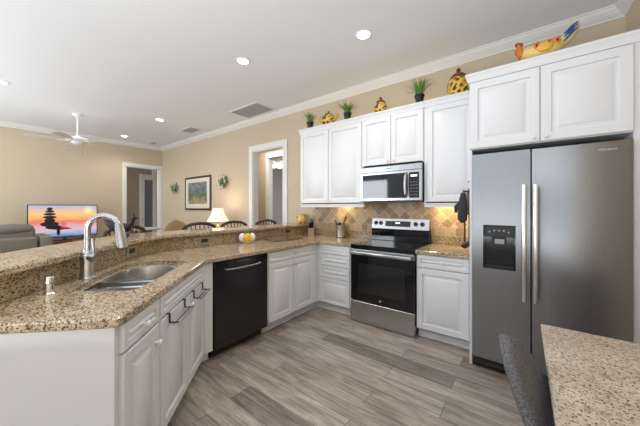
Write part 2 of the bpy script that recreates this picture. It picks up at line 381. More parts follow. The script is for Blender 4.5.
# ------------------------------------------------------------------ cabinet kit (local frame: x along the face, -y is the front, z up)
def rp_front(w_, h_, fr=.055, t=.02):
    d = min(fr, h_*.28, w_*.28)
    q = min(.028, h_*.11)
    return [(0, 0), (0, -t+.004), (.004, -t), (d, -t), (d+.004, -t+.013), (d+.012, -t+.0135), (d+.011+q, -t+.001), (d+.014+q, -t-.0005)]
def knob(mb, x, y, z, big=False):
    r = .016 if big else .012
    prof = [(r*.45, 0), (r*.4, r*.7), (r*.95, r*1.1), (r, r*1.5), (r*.75, r*1.95), (0, r*2.05)]
    M = Matrix.Translation((x, y, z)) @ Matrix.Rotation(PI/2, 4, 'X')
    mb.lathe(prof, n=14, M=M); return mb
def front(parent, name, x0, x1, z0, z1, y, kn=None, kmat=None, big=False, fr=.055, mat=None):
    o = MB().rings(x1-x0, z1-z0, rp_front(x1-x0, z1-z0, fr), Matrix.Translation((x0, y, z0))).build(name, mat or WHITE, parent)
    if kn: knob(MB(), kn[0], y-.02, kn[1], big).build('knob', kmat or NICK, o)
    return o
def carcass(parent, w_, d_, z0, z1, toe=True, y0=0, name='body', top=False, x0=0):
    """face plane at y=y0; box going back to y0+d_"""
    m = MB(); b0 = z0+(.10 if toe else 0); x1 = x0+w_
    m.box(x0, x0+.018, y0, y0+d_, b0, z1); m.box(x1-.018, x1, y0, y0+d_, b0, z1); m.box(x0+.018, x1-.018, y0+d_-.012, y0+d_, b0, z1); m.box(x0+.018, x1-.018, y0, y0+d_-.012, b0, b0+.018)
    for a, b_, c, e in ((x0+.018, x0+.04, b0, z1), (x1-.04, x1-.018, b0, z1), (x0+.04, x1-.04, z1-.03, z1), (x0+.04, x1-.04, b0, b0+.03)): m.box(a, b_, y0-.0, y0+.018, c, e)
    if top: m.box(x0+.018, x1-.018, y0+.018, y0+d_-.012, z1-.018, z1)
    m.box(x0+.03, x1-.03, y0+.001, y0+.006, b0+.02, z1-.02)
    o = m.build(name, WHITE, parent)
    if toe:
        m = MB(); m.box(x0, x1, y0+.07, y0+.085, z0, b0); m.box(x0, x1, y0+.055, y0+.07, z0, z0+.018, .004); m.build('toe_kick', WHITE, parent)
    return o
CT, CB = .915, .876           # countertop top and underside
# drawer stack left of the range
t = thing('drawer_base_cabinet', 'white base cabinet with a stack of four drawers left of the range', 'cabinet', (-.53, -.61, 0))
carcass(t, .526, .585, 0, CB)
for z0, z1 in ((.755, .868), (.602, .745), (.447, .592), (.115, .437)):
    front(t, 'drawer', .045, .495, z0, z1, 0, (.27, (z0+z1)/2+(.02 if z1 < .5 else 0)), PORC, fr=.034)
m = MB(); m.box(-.07, .0, .07, .085, 0, .10); m.box(-.055, .0, .055, .07, 0, .018); m.box(-.018, 0, 0, .018, .10, CB); m.build('filler', WHITE, t)
# base cabinet right of the range
t = thing('base_cabinet', 'white base cabinet with one drawer over one door right of the range', 'cabinet', (.766, -.61, 0))
carcass(t, .508, .585, 0, CB)
front(t, 'drawer', .008, .485, .742, .868, 0, (.255, .805), PORC, fr=.034)
front(t, 'door', .008, .485, .112, .730, 0, (.04, .67), PORC)
# straight peninsula cabinet
t = thing('base_cabinet', 'white base cabinet with a wide drawer over two doors between dishwasher and corner', 'cabinet', (-.53, -1.510, 0), PI/2)
carcass(t, .86, .62, 0, CB)
front(t, 'drawer', .022, .805, .757, .868, 0, (.40, .812), NICK, fr=.034)
front(t, 'door', .022, .397, .115, .745, 0, (.372, .682), NICK); front(t, 'door', .403, .805, .115, .745, 0, (.428, .682), NICK)
m = MB(); m.box(.86, .90, 0, .018, .10, CB); m.box(.86, .971, .07, .085, 0, .10); m.box(.86, .955, .055, .07, 0, .018); m.build('filler', WHITE, t)
# angled sink cabinet
R135 = 3*PI/4
t = thing('sink_base_cabinet', 'white angled base cabinet with three doors under the sink', 'cabinet', (.326, -3.066, 0), R135)
SW = 1.175
carcass(t, SW, .585, 0, CB)
front(t, 'drawer', .012, .335, .752, .868, 0, (.175, .805), PORC, True, .034)
front(t, 'false_drawer_front', .355, SW-.02, .752, .868, 0, fr=.034)
front(t, 'door', .012, .335, .112, .740, 0, (.292, .655), PORC, True)
front(t, 'door', .355, .755, .112, .740, 0, (.725, .672), PORC, True); front(t, 'door', .762, SW-.02, .112, .740, 0, (.792, .672), PORC, True)
m = MB(); m.slab([(-.515, -2.240), (-.515, -2.141), (-.60, -2.141), (-.60, -2.30)], .10, CB); m.slab([(-.59, -2.24), (-.59, -2.141), (-.62, -2.141), (-.62, -2.30)], 0, .10); m.build('filler', WHITE, t, True)
m = MB(); m.box(-.022, -.002, -.004, .64, 0, CB, .002); m.build('end_panel', plain('white_end_panel', srgb(224, 224, 226), .45), t)
# towel bars hooked over the sink doors
def towel_bar(loc_x, w_, label):
    a = R135; o = Vector((.326, -3.066, 0)); ex = Vector((math.cos(a), math.sin(a), 0))
    r = thing('over_door_towel_bar', label, 'towel bar', tuple(o+ex*loc_x), a, 'over-door towel bars')
    y = -.0235
    for xx in (.03, w_-.03):
        m = MB(); m.box(xx-.008, xx+.008, y-.003, y, .690, .744); m.box(xx-.008, xx+.008, y-.003, y+.022, .7425, .7455); m.box(xx-.007, xx+.007, y-.052, y-.003, .689, .693)
        m.build('hanger', IRON, r)
    m = MB(); m.box(0, w_, y-.058, y-.048, .682, .692, .002); m.build('rail', NICK, r)
    m = MB(); m.box(.01, w_-.01, y-.032, y-.025, .683, .689, .002); m.build('rail', DGREY, r)
towel_bar(.42, .30, 'dark towel bar hooked over the middle sink cabinet door'); towel_bar(.84, .27, 'dark towel bar hooked over the sink door nearest the dishwasher')

# upper cabinets
def cornice(parent, w_, z1, proj=.03, h=.07, d_=.33, ret=True, lret=True):
    m = MB(); p = [(0, z1-h), (0, z1), (proj, z1), (proj, z1-h*.25), (proj*.75, z1-h*.4), (proj*.45, z1-h*.85), (proj*.4, z1-h)]
    pts = ([(0, d_)] if lret else [])+[(0, 0), (w_, 0)]+([(w_, d_)] if ret else [])
    m.sweep(pts, [(-a, z) for a, z in p]); m.build('cornice', WHITE, parent)
def rail(parent, w_, z0, d_=.33):
    m = MB(); m.box(.0, w_, -.006, .014, z0-.047, z0, .003); m.box(-.004, w_, -.016, .0, z0-.012, z0, .002); m.box(0, .014, .014, d_, z0-.047, z0, .003); m.build('light_rail', WHITE, parent)
UY, UT = -.35, 2.535
t = thing('wall_cabinet', 'white two-door upper cabinet left of the microwave', 'cabinet', (-1.068, UY, 0))
carcass(t, 1.066, .35, 1.402, UT-.04, False); m = MB(); m.box(0, 1.066, 0, .35, UT-.04, UT-.004); m.build('top_panel', WHITE, t)
rail(t, 1.09, 1.402); cornice(t, 1.066, UT, ret=False)
front(t, 'door', .012, .528, 1.415, UT-.075, 0, (.495, 1.455)); front(t, 'door', .536, 1.055, 1.415, UT-.075, 0, (.57, 1.455))
t = thing('wall_cabinet', 'short white two-door upper cabinet above the microwave', 'cabinet', (0, UY, 0))
carcass(t, .768, .35, 1.866, UT-.04, False); m = MB(); m.box(0, .768, 0, .35, UT-.04, UT-.004); m.build('top_panel', WHITE, t)
cornice(t, .768, UT, ret=False, lret=False)
front(t, 'door', .006, .382, 1.878, UT-.075, 0, (.352, 1.91)); front(t, 'door', .388, .762, 1.878, UT-.075, 0, (.42, 1.91))
t = thing('wall_cabinet', 'white single-door upper cabinet between microwave and refrigerator', 'cabinet', (.770, UY, 0))
carcass(t, .506, .35, 1.402, UT-.04, False); m = MB(); m.box(0, .506, 0, .35, UT-.04, UT-.004); m.build('top_panel', WHITE, t)
rail(t, .506, 1.402); cornice(t, .506, UT, ret=False, lret=False)
front(t, 'door', .035, .498, 1.415, UT-.075, 0)
# refrigerator surround: two full-height panels and the cabinet on top
FY = -.80
t = thing('refrigerator_cabinet', 'white two-door cabinet with tall side panels around the refrigerator', 'cabinet', (1.278, FY, 0))
m = MB(); m.box(0, .02, 0, .797, 0, 2.44, .002); m.build('side_panel', WHITE, t)
m = MB(); m.box(.945, 1.072, 0, .797, 0, 2.44, .002); m.build('side_panel', WHITE, t)
m = MB(); m.box(.02, .945, .002, .79, 1.85, 1.87); m.box(.02, .945, .002, .02, 1.87, 2.44); m.box(.02, .945, .77, .79, 1.87, 2.44); m.build('body', WHITE, t)
m = MB(); m.box(0, 1.076, 0, .79, 2.44, 2.49); m.build('top_panel', WHITE, t)
cornice(t, 1.076, 2.50, .03, .07, .41, ret=False)
front(t, 'door', .004, .47, 1.856, 2.422, 0, (.435, 1.885), WHITE, fr=.06); front(t, 'door', .476, .944, 1.856, 2.422, 0, (.51, 1.885), WHITE, fr=.06)

# ------------------------------------------------------------------ countertops, splash, bar
def ab(a, b_): k = .70711; return ((a+b_)*k, (b_-a)*k)          # along / out of the angled peninsula
def arc(c, r, a0, a1, n=10): return [(c[0]+r*math.cos(a0+(a1-a0)*i/n), c[1]+r*math.sin(a0+(a1-a0)*i/n)) for i in range(n+1)]
def fillet(x, sm, R, n=12):
    """arc joining the line x=const (coming down) to the line x+y=sm, centre on the kitchen side"""
    cx_ = x+R; cy_ = sm-cx_+R*math.sqrt(2)
    return arc((cx_, cy_), R, PI, PI+PI/4, n)
EB = -1.909; EA = 2.436
outer = [(-.003, -.002), (-1.198, -.002), (-1.198, -2.33)]+fillet(-1.198, -3.60, .35, 6)[1:] if False else None
spl = fillet(-1.205, -3.60, .40, 10)
sink_hole = [ab(*p) for p in ((2.02, -2.038), (1.92, -2.031), (1.34, -2.031), (1.27, -2.056), (1.247, -2.12), (1.25, -2.33), (1.30, -2.43), (1.42, -2.472), (1.63, -2.452), (1.80, -2.426), (1.93, -2.402), (2.01, -2.375), (2.045, -2.30), (2.06, -2.20), (2.06, -2.10), (2.05, -2.055))]
c2 = ab(EA, EB); c2a = ab(EA-.03, EB); c2b = ab(EA, EB-.03); c3 = ab(EA, -2.5455)
bend = (-.485, -2.70+.485)
outer = [(-.003, -.001)]+[(-1.2045, -.001)]+spl+[c3, c2b, ab(EA-.009, EB-.009), c2a]
outer += [(bend[0]+.05, bend[1]-.05), (bend[0]+.012, bend[1]-.02), (bend[0], bend[1]+.06), (-.485, -.70), (-.476, -.654), (-.43, -.645), (-.003, -.645)]
mb = MB(); mb.slab(outer, CB, CT, [sink_hole], .006)
tag(mb.build('countertop', GR), 'long speckled granite countertop running from the range around the angled sink peninsula', 'countertop')
mb = MB(); mb.slab([(.762, -.001), (.762, -.645), (1.277, -.645), (1.277, -.001)], CB, CT, [], .006)
tag(mb.build('countertop', GR), 'short granite countertop piece between the range and the refrigerator', 'countertop')
# splash strips
def strip(path, wd, z0, z1, bev=0):
    """thin slab of width wd to the right of path (away from kitchen)"""
    b = MB(); b.sweep(path, [(0, z0), (0, z1-bev), (-bev, z1), (-wd+bev, z1), (-wd, z1-bev), (-wd, z0)] if bev else [(0, z0), (0, z1), (-wd, z1), (-wd, z0)]); return b
def kpath(x, sm, R, aend, y0=-.001):
    p = [(x, y0)]+fillet(x, sm, R, 12); k = aend*math.sqrt(2); xe = (sm+k)/2; return p+[(xe, sm-xe)]
BZ0, BZ1 = 1.052, 1.085
tag(strip(kpath(-1.206, -3.602, .40, 2.43), .02, CT+.0005, BZ0-.0005).build('granite_splash', GRS), 'granite backsplash strip between the counter and the raised bar', 'backsplash')
m = strip(kpath(-1.228, -3.633, .40, 2.41), .13, 0, BZ0-.001)
struct(m, 'wall_peninsula', WALL)
path = kpath(-1.155, -3.53, .55, 2.50, -.001)
m = strip(path, .42, BZ0, BZ1, .008)
tag(m.build('raised_bar_counter', GR), 'raised curved granite bar counter behind the sink peninsula', 'bar counter')
m = MB(); m.box(-1.10, -.001, -.025, -.001, CT+.0005, CT+.10, .002); tag(m.build('granite_splash', GRS), 'low granite upstand left of the range under the tile', 'backsplash')
m = MB(); m.box(.763, 1.276, -.025, -.001, CT+.0005, CT+.10, .002); tag(m.build('granite_splash', GRS), 'low granite upstand between range and refrigerator', 'backsplash')
m = MB(); m.box(-1.108, 1.277, -.0125, -.0005, 0, .40)
o = m.build('tile_backsplash', TILE); o.location = (0, 0, 1.016); tag(o, 'travertine diamond tile backsplash on the wall behind the range', 'backsplash')

# sink
def ins(poly, d):
    cx_ = sum(p[0] for p in poly)/len(poly); cy_ = sum(p[1] for p in poly)/len(poly)
    return [(cx_+(p[0]-cx_)*(1-d), cy_+(p[1]-cy_)*(1-d)) for p in poly]
t = thing('kitchen_sink', 'stainless double-bowl sink set under the granite of the angled peninsula', 'sink', (*ab(1.70, -2.22), .69), 0)
def bowl(name, poly, z1, z0):
    m = MB(); b = bmesh.new(); R = []
    for d, z in ((-.05, z1), (-.005, z1), (0, z1-.004), (.04, z0+.03), (.08, z0+.008), (.16, z0), (.97, z0-.004)):
        R.append([b.verts.new((x, y, z)) for x, y in ins(poly, d)])
    for a, c in zip(R, R[1:]):
        for i in range(len(poly)): b.faces.new((a[i], a[(i+1) % len(poly)], c[(i+1) % len(poly)], c[i]))
    b.faces.new(R[-1]); bmesh.ops.recalc_face_normals(b, faces=b.faces); bmesh.ops.reverse_faces(b, faces=b.faces)
    m.merge(b); return m.build(name, SINKM, t, True, ang=50)
big = [ab(*p) for p in ((1.67, -2.028), (1.34, -2.027), (1.265, -2.05), (1.24, -2.12), (1.244, -2.335), (1.296, -2.436), (1.42, -2.478), (1.67, -2.452))]
small = [ab(*p) for p in ((1.70, -2.028), (1.92, -2.027), (2.025, -2.034), (2.055, -2.05), (2.066, -2.10), (2.066, -2.20), (2.05, -2.305), (2.012, -2.38), (1.93, -2.408), (1.80, -2.432), (1.70, -2.447))]
bowl('bowl', big, CB-.001, .69); bowl('bowl', small, CB-.001, .72)
m = MB(); m.slab([ab(1.665, -2.03), ab(1.705, -2.03), ab(1.705, -2.445), ab(1.665, -2.452)], CB-.04, CB-.008, [], .008); m.build('divider', SINKM, t, True)
for a_, b_, z in ((1.45, -2.24, .689), (1.88, -2.22, .719)):
    m = MB(); m.lathe([(.045, 0), (.045, .003), (.035, .004), (.03, .001), (0, .001)], (*ab(a_, b_), z), 20); m.build('drain', CHROME, t, True)
# faucet
fx, fy = ab(1.755, -2.468)
t = thing('faucet', 'brushed nickel pull-down faucet with a high arc behind the sink', 'faucet', (fx, fy, CT), PI/4)   # local +x points over the bowl
m = MB(); m.lathe([(.044, 0), (.044, .006), (.040, .012), (.037, .03), (.034, .145), (.031, .15), (.031, .156), (.026, .165), (.0205, .175), (.020, .18)], n=24); m.build('body', FAUC, t)
pts = [(0, 0, .17), (0, 0, .26)]+[(.092-.092*math.cos(a), 0, .298+.092*math.sin(a)) for a in [PI*i/16 for i in range(0, 15)]]
m = MB(); m.tube(pts, .0165, 16); m.build('neck', FAUC, t)
e = Vector(pts[-1]); d = Vector((.024, 0, -.15)).normalized()
m = MB(); m.tube([e-d*.005, e+d*.02, e+d*.10, e+d*.145, e+d*.15], [.020, .023, .029, .031, .025], 18); m.build('spray_head', FAUC, t)
m = MB(); m.tube([(.02, -.01, .13), (.05, -.025, .134), (.064, -.032, .135)], [.024, .024, .016], 16); m.tube([(.052, -.026, .145), (.050, -.026, .185), (.047, -.026, .25)], [.009, .007, .010], 10); m.build('handle', FAUC, t)
# air gap cap
ax_, ay_ = ab(2.06, -2.445)
t = tag(MB().lathe([(.026, 0), (.026, .004), (.019, .010), (.019, .055), (.0215, .058), (.0215, .082), (.017, .09), (0, .092)], n=20).build('sink_air_gap', CHROME), 'small chrome air gap cap standing left of the faucet', 'air gap cap'); t.location = (ax_, ay_, CT)

# ------------------------------------------------------------------ dishwasher
t = thing('dishwasher', 'black dishwasher built in between the sink cabinet and the straight peninsula cabinet', 'dishwasher', (-.53, -2.136, 0), PI/2)
m = MB(); m.box(.004, .618, .0, .57, .10, .872); m.box(.02, .60, .06, .5, .0, .10); m.build('tub', BPLAS, t)
m = MB(); m.box(.006, .616, -.028, 0, .095, .80, .004); m.build('door', DWM, t)
m = MB(); m.box(.006, .616, -.030, 0, .80, .872, .004); c_ = m.build('control_panel', BLACK, t)
m = MB(); m.tube([(.11, -.028, .797), (.115, -.046, .792), (.20, -.052, .788), (.31, -.054, .786), (.42, -.052, .788), (.505, -.046, .792), (.51, -.028, .797)], .0065, 10); m.build('handle', STEEL, t)
m = MB(); m.lathe([(.07, 0), (.065, .006), (0, .007)], n=20, sy=.35, M=Matrix.Translation((.31, -.028, .782)) @ Matrix.Rotation(PI/2, 4, 'X')); m.build('handle_recess', BPLAS, t)
for k in range(6): m = MB(); m.box(.24+k*.028, .254+k*.028, -.0315, -.030, .842, .847); m.build('button', DISPP, c_)

# ------------------------------------------------------------------ range
t = thing('electric_range', 'stainless electric range with black glass cooktop and oven door', 'range', (0, -.66, 0))
m = MB(); m.box(.004, .756, .045, .63, .03, .90); m.box(.03, .73, .08, .6, 0, .03); m.build('body', DGREY, t)
m = MB(); m.box(.003, .757, .0, .045, .012, .252, .004); m.build('storage_drawer', STEELX, t)
m = MB(); m.box(.003, .757, .0, .045, .262, .800, .004); od = m.build('oven_door', BGLASS, t)
m = MB(); m.box(.10, .66, -.0015, 0, .36, .70, .0005); m.build('oven_window', plain('oven_window_glass', (.02, .02, .022), .06), od)
m = MB(); m.lathe([(.013, 0), (.013, .0015), (.0105, .002), (.0105, .001), (0, .0012)], n=20, M=Matrix.Translation((.38, 0, .305)) @ Matrix.Rotation(PI/2, 4, 'X')); m.build('emblem', NICK, od)
m = MB(); m.box(.003, .757, -.004, .045, .800, .862, .004); tr = m.build('door_top_trim', STEELX, t)
m = MB(); m.box(.02, .74, -.060, -.032, .806, .846, .012, 2)
for xx in (.05, .69): m.box(xx, xx+.03, -.034, .0, .82, .84, .003)
m.build('handle', STEELX, t)
m = MB(); m.box(-.001, .761, -.004, .63, .897, .918, .004); m.box(.003, .757, .002, .045, .868, .897); ck = m.build('cooktop', BGLASS, t)
BRM = plain('burner_marking', (.12, .12, .13), .2)
for x_, y_, r_ in ((.2, .17, .105), (.55, .17, .09), (.2, .43, .075), (.55, .43, .105)):
    m = MB(); b = bmesh.new(); n = 40; A = [b.verts.new((x_+r_*math.cos(2*PI*i/n), y_+r_*math.sin(2*PI*i/n), .9185)) for i in range(n)]; C_ = [b.verts.new((x_+(r_-.004)*math.cos(2*PI*i/n), y_+(r_-.004)*math.sin(2*PI*i/n), .9185)) for i in range(n)]
    for i in range(n): b.faces.new((A[i], A[(i+1) % n], C_[(i+1) % n], C_[i]))
    m.merge(b); m.build('burner_ring', BRM, ck)
m = MB(); m.box(.0, .76, .555, .63, .918, 1.085, .005); bg = m.build('backguard', BGLASS, t)
m = MB(); m.slab([(.548, 1.075), (.63, 1.075), (.63, 1.207), (.575, 1.207)], -.756, -.004, [], .003, M=Matrix(((0, 0, -1, 0), (1, 0, 0, 0), (0, 1, 0, 0), (0, 0, 0, 1)))); cp_ = m.build('control_panel', STEELX, t)
Mk = lambda x, z: Matrix.Translation((x, .548+(z-1.075)*.205, z)) @ Matrix.Rotation(PI/2-.2, 4, 'X')
for x_ in (.065, .135, .595, .675):
    m = MB(); m.lathe([(.027, 0), (.027, .003), (.020, .004), (.019, .026), (.016, .029), (0, .029)], n=20, M=Mk(x_, 1.146)); k_ = m.build('knob', BPLAS, cp_)
m = MB(); m.box(-.165, .165, -.035, .035, 0, .003, .001, M=Mk(.365, 1.142)); dd = m.build('display', BGLASS, cp_)
m = MB(); m.box(-.03, .03, .004, .018, .003, .0034, M=Mk(.365, 1.142)); m.build('digits', LCD, dd)

# ------------------------------------------------------------------ microwave
t = thing('microwave', 'stainless over-the-range microwave mounted under the short upper cabinet', 'microwave', (.006, -.42, 1.43))
m = MB(); m.box(0, .756, .03, .41, 0, .418); m.build('body', BPLAS, t)
m = MB(); m.box(0, .756, 0, .03, .352, .418, .003); m.build('top_vent', STEELX, t)
m = MB(); m.rings(.756, .346, [(0, .03), (0, .002), (.002, 0), (.028, 0), (.030, .003), (.030, .006)], Matrix.Translation((0, 0, .003))); fr = m.build('door_frame', STEELX, t)
m = MB(); m.box(.03, .59, .001, .006, .035, .32, .001); m.build('door_glass', BGLASS, t)
m = MB(); m.box(.615, .726, .0, .006, .035, .32, .001); kp = m.build('keypad', BLACK, t)
KPM = plain('keypad_print', (.10, .10, .11), .4)
for r_ in range(5):
    for c_ in range(3): m = MB(); m.box(.63+c_*.03, .65+c_*.03, -.0006, 0, .06+r_*.036, .075+r_*.036); m.build('button', KPM, kp)
m = MB(); m.box(.635, .705, -.0006, 0, .272, .292); m.build('display', LCD, kp)
m = MB(); m.tube([(.585, .002, .055), (.583, -.03, .075), (.583, -.042, .18), (.583, -.03, .285), (.585, .002, .305)], [.014, .014, .016, .014, .014], 12); m.build('handle', STEEL, t)
text('logo', 'Whirlpool', .018, DGREY, t, Matrix.Translation((.38, -.0008, .385)) @ Matrix.Rotation(PI/2, 4, 'X'))
m = MB(); m.box(.08, .68, .06, .35, -.004, .0, .001); m.build('underside_filter', DGREY, t)

# ------------------------------------------------------------------ refrigerator
t = thing('refrigerator', 'stainless side-by-side refrigerator with ice and water dispenser', 'refrigerator', (1.304, -.84, 0))
FW = .912
m = MB(); m.box(.006, FW-.006, .075, .80, .02, 1.79); m.build('body', DGREY, t)
def rdoor(x0, x1, hole=None):
    m = MB()
    if hole:
        hx0, hx1, hz0, hz1 = hole
        m.box(x0, hx0, 0, .07, .10, 1.80); m.box(hx1, x1, 0, .07, .10, 1.80); m.box(hx0, hx1, 0, .07, .10, hz0); m.box(hx0, hx1, 0, .07, hz1, 1.80)
        bmesh.ops.remove_doubles(m.bm, verts=m.bm.verts, dist=1e-5)
    else: m.box(x0, x1, 0, .07, .10, 1.80, .006, 2)
    return m
lx = .388
dl = rdoor(0, lx, (.085, .292, .86, 1.205)).build('freezer_door', FRST, t); dr_ = rdoor(lx+.008, FW).build('refrigerator_door', FRST, t)
m = MB(); m.rings(.207+.012, .345+.012, [(0, .02), (0, -.002), (.012, -.003), (.014, .0), (.014, .012)], Matrix.Translation((.079, 0, .854))); ds = m.build('dispenser', BLACK, dl)
m = MB(); m.box(.092, .286, .05, .065, .865, 1.20); m.box(.093, .285, .002, .05, 1.115, 1.198, .002); m.box(.093, .285, -.002, .05, .862, .882, .002); m.box(.14, .235, .006, .05, 1.06, 1.115, .004); ds2 = m.build('dispenser_cavity', BPLAS, dl)
m = MB(); m.box(.16, .225, .001, .0055, 1.06, 1.098, .0008); m.build('dispenser_label', DISPP, dl)
m = MB(); m.box(.16, .225, .030, .045, .965, 1.02, .002); m.build('dispenser_paddle', DISPP, dl)
for k in range(5): m = MB(); m.lathe([(.007, 0), (.007, .001), (0, .001)], n=10, M=Matrix.Translation((.125+k*.032, .0018, 1.155+(.012 if k in (1, 2, 3) else 0))) @ Matrix.Rotation(PI/2, 4, 'X')); m.build('dispenser_button', DISPP, dl)
for nm, x0, pr in (('handle', .350, dl), ('handle', .418, dr_)):
    m = MB(); m.box(x0-.014, x0+.014, -.068, -.048, .64, 1.53, .007, 2)
    for z in (.66, 1.49): m.box(x0-.010, x0+.010, -.05, .0, z, z+.022, .002)
    m.build(nm, plain('bright_steel_handle', (.78, .78, .79), .25, 1), pr)
m = MB(); m.box(0, FW, .03, .075, .025, .095, .003); m.box(.02, lx-.02, .018, .03, .035, .06, .002); m.box(.02, FW-.02, .022, .03, .07, .09, .002); m.build('base_grille', BPLAS, t)
text('logo', 'Whirlpool', .021, CHROME, dr_, Matrix.Translation((.795, -.0008, 1.745)) @ Matrix.Rotation(PI/2, 4, 'X'))

# ------------------------------------------------------------------ things on top of the cabinets
def grass(loc, label, n=70, hh=.13):
    n = int(n*1.6)
    t = thing('potted_grass', label, 'potted plant', loc, random.random()*6, 'potted grass plants above the cabinets'); t.scale = (1.22, 1.22, 1.22)
    m = MB(); m.lathe([(.030, 0), (.042, .068), (.046, .068), (.046, .085), (.041, .085), (.041, .075), (0, .075)], n=20); m.build('pot', BLACK, t)
    m = MB(); m.lathe([(.040, 0), (0, .004)], (0, 0, .0755), 16); m.build('soil', SOIL, t)
    b = bmesh.new()
    for i in range(n):
        a = random.random()*2*PI; r0 = random.random()*.03; L_ = hh*(.7+.5*random.random()); sp = .2+random.random()*1.5
        w_ = .0045; u = Vector((math.cos(a), math.sin(a), 0)); v = Vector((-u.y, u.x, 0))
        pts = [u*r0+Vector((0, 0, .077))+(u*sp*(k/4)**1.5*.6+Vector((0, 0, 1))*(k/4)*(1-.25*sp*(k/4)))*L_ for k in range(5)]
        vs = []
        for k, p in enumerate(pts):
            ww = w_*(1-.8*k/4); vs.append((b.verts.new(p-v*ww), b.verts.new(p+v*ww)))
        for p, q in zip(vs, vs[1:]): b.faces.new((p[0], p[1], q[1], q[0]))
    m = MB(); m.merge(b); m.build('leaves', GLEAF, t)
UTZ = UT
grass((-.915, -.31, UTZ), 'potted grass plant at the left end of the upper cabinets', 70, .12)
grass((-.255, -.31, UTZ), 'potted grass plant above the upper cabinet, beside the spouted pottery jar', 75, .135)
grass((.705, -.31, UTZ), 'potted grass plant above the microwave, largest of the three', 90, .15)
t = thing('pottery_teapot', 'short painted fruit pottery teapot with handle on the left upper cabinet', 'pottery', (-.58, -.30, UTZ), .2); t.scale = (1.15, 1.15, 1.15)
m = MB(); m.lathe([(.05, 0), (.07, .02), (.085, .06), (.08, .10), (.06, .125), (.045, .13)], n=22); m.build('body', POT, t)
m = MB(); m.lathe([(.05, .125), (.045, .14), (.02, .15), (.012, .155), (.016, .17), (0, .178)], n=18); m.build('lid', BRGL, t)
m = MB(); m.tube([(-.07, 0, .10), (-.12, 0, .115), (-.125, 0, .07), (-.08, 0, .03)], .010, 10); m.build('handle', YEL, t)
m = MB(); m.tube([(.07, 0, .05), (.11, 0, .08), (.125, 0, .125)], [.02, .014, .011], 10); m.build('spout', YEL, t)
def jar(loc, s, label):
    t = thing('ginger_jar', label, 'pottery', loc, 0, 'lidded pottery jars above the cabinets')
    m = MB(); m.lathe([(.045*s, 0), (.06*s, .008*s), (.09*s, .06*s), (.085*s, .11*s), (.06*s, .145*s), (.055*s, .15*s)], n=24); m.build('body', POT, t)
    m = MB(); m.lathe([(.064*s, .148*s), (.06*s, .165*s), (.035*s, .19*s), (.012*s, .197*s), (.010*s, .205*s), (.018*s, .215*s), (.012*s, .23*s), (0, .232*s)], n=20); m.build('lid', BRGL, t)
jar((.215, -.28, UTZ), .92, 'lidded painted jar between the middle and right grass plants'); jar((1.10, -.27, UTZ), 1.30, 'larger lidded painted jar beside the refrigerator cabinet')
# ceramic rooster on the refrigerator cabinet
t = thing('ceramic_rooster', 'yellow painted ceramic rooster lying on top of the refrigerator cabinet', 'figurine', (1.78, -.70, 2.50), .0); t.scale = (.80, 1.5, 1.22)
m = MB(); m.tube([(-.20, 0, .085), (-.15, 0, .075), (-.09, 0, .065), (0, 0, .062), (.08, 0, .068), (.14, 0, .085)], [.022, .040, .052, .056, .05, .028], 18); m.build('body', plain('cream_yellow_glaze', srgb(228, 200, 120), .2), t)
m = MB(); m.tube([(-.17, 0, .07), (-.195, 0, .105), (-.20, 0, .135), (-.205, 0, .15)], [.038, .03, .024, .012], 16); m.build('head', ORNG, t)
m = MB(); m.tube([(-.222, 0, .13), (-.245, 0, .122)], [.010, .002], 8); m.build('beak', YEL, t)
m = MB()
for k in range(4): m.ball((-.222+.016*k, 0, .158-.004*abs(k-1)), .011, sc=(.9, .5, 1.2), u=10, v=8)
m.build('comb', REDG, t)
m = MB(); m.ball((-.222, 0, .104), .011, sc=(.7, .6, 1.4), u=10, v=8); m.build('wattle', REDG, t)
m = MB(); m.tube([(.11, 0, .08), (.17, 0, .11), (.22, 0, .15), (.25, 0, .175)], [.03, .034, .032, .012], 12); m.build('tail', CREAM, t)
m = MB()
for k in range(3): m.tube([(.14, -.028, .08+.022*k), (.19, -.034, .115+.018*k), (.235, -.024, .145+.016*k)], [.006, .009, .004], 8)
m.build('tail_feathers', BLUEG, t)
for s_ in (-1, 1):
    m = MB(); m.ball((.0, s_*.05, .068), .045, sc=(1.5, .3, .7)); m.build('wing', YEL, t)
for xx in (-.06, .03, .09):
    m = MB(); m.lathe([(.024, 0), (.016, .003), (0, .004)], n=12, M=Matrix.Translation((xx, -.053, .085)) @ Matrix.Rotation(PI/2, 4, 'X')); fl = m.build('sunflower', ORNG, t)
    m = MB(); m.lathe([(.010, .004), (.006, .008), (0, .009)], n=10, M=Matrix.Translation((xx, -.053, .085)) @ Matrix.Rotation(PI/2, 4, 'X')); m.build('sunflower_centre', BRGL, fl)
m = MB(); m.lathe([(.07, 0), (.065, .012), (.05, .02), (0, .02)], n=20, sx=1.5, sy=.7); m.build('base', GLEAF2, t)

# ------------------------------------------------------------------ things on the counters
def utensil(kind, base, tip, label, mat, grp='utensils in the steel crock'):
    b0 = Vector(base); b1 = Vector(tip); d = (b1-b0).normalized(); m = MB(); m.tube([b0, b0+(b1-b0)*.72], [.005, .005], 8)
    h = b0+(b1-b0)*.85; side = d.cross(Vector((-.6, .8, 0))).normalized()
    Mx = Matrix.Translation(h) @ d.to_track_quat('Z', 'Y').to_matrix().to_4x4()
    if kind == 'spoon': m.ball((0, 0, 0), .03, M=Mx, sc=(1.0, .35, 1.5), u=12, v=8)
    elif kind == 'spatula': m.box(-.026, .026, -.003, .003, -.045, .04, .002, M=Mx)
    else: m.ball((0, 0, 0), .028, M=Mx, sc=(1, 1, .8), u=12, v=8)
    return tag(m.build({'spoon': 'spoon', 'spatula': 'spatula', 'ladle': 'ladle'}[kind], mat), label, kind, grp)
cx0, cy0 = -.475, -.14
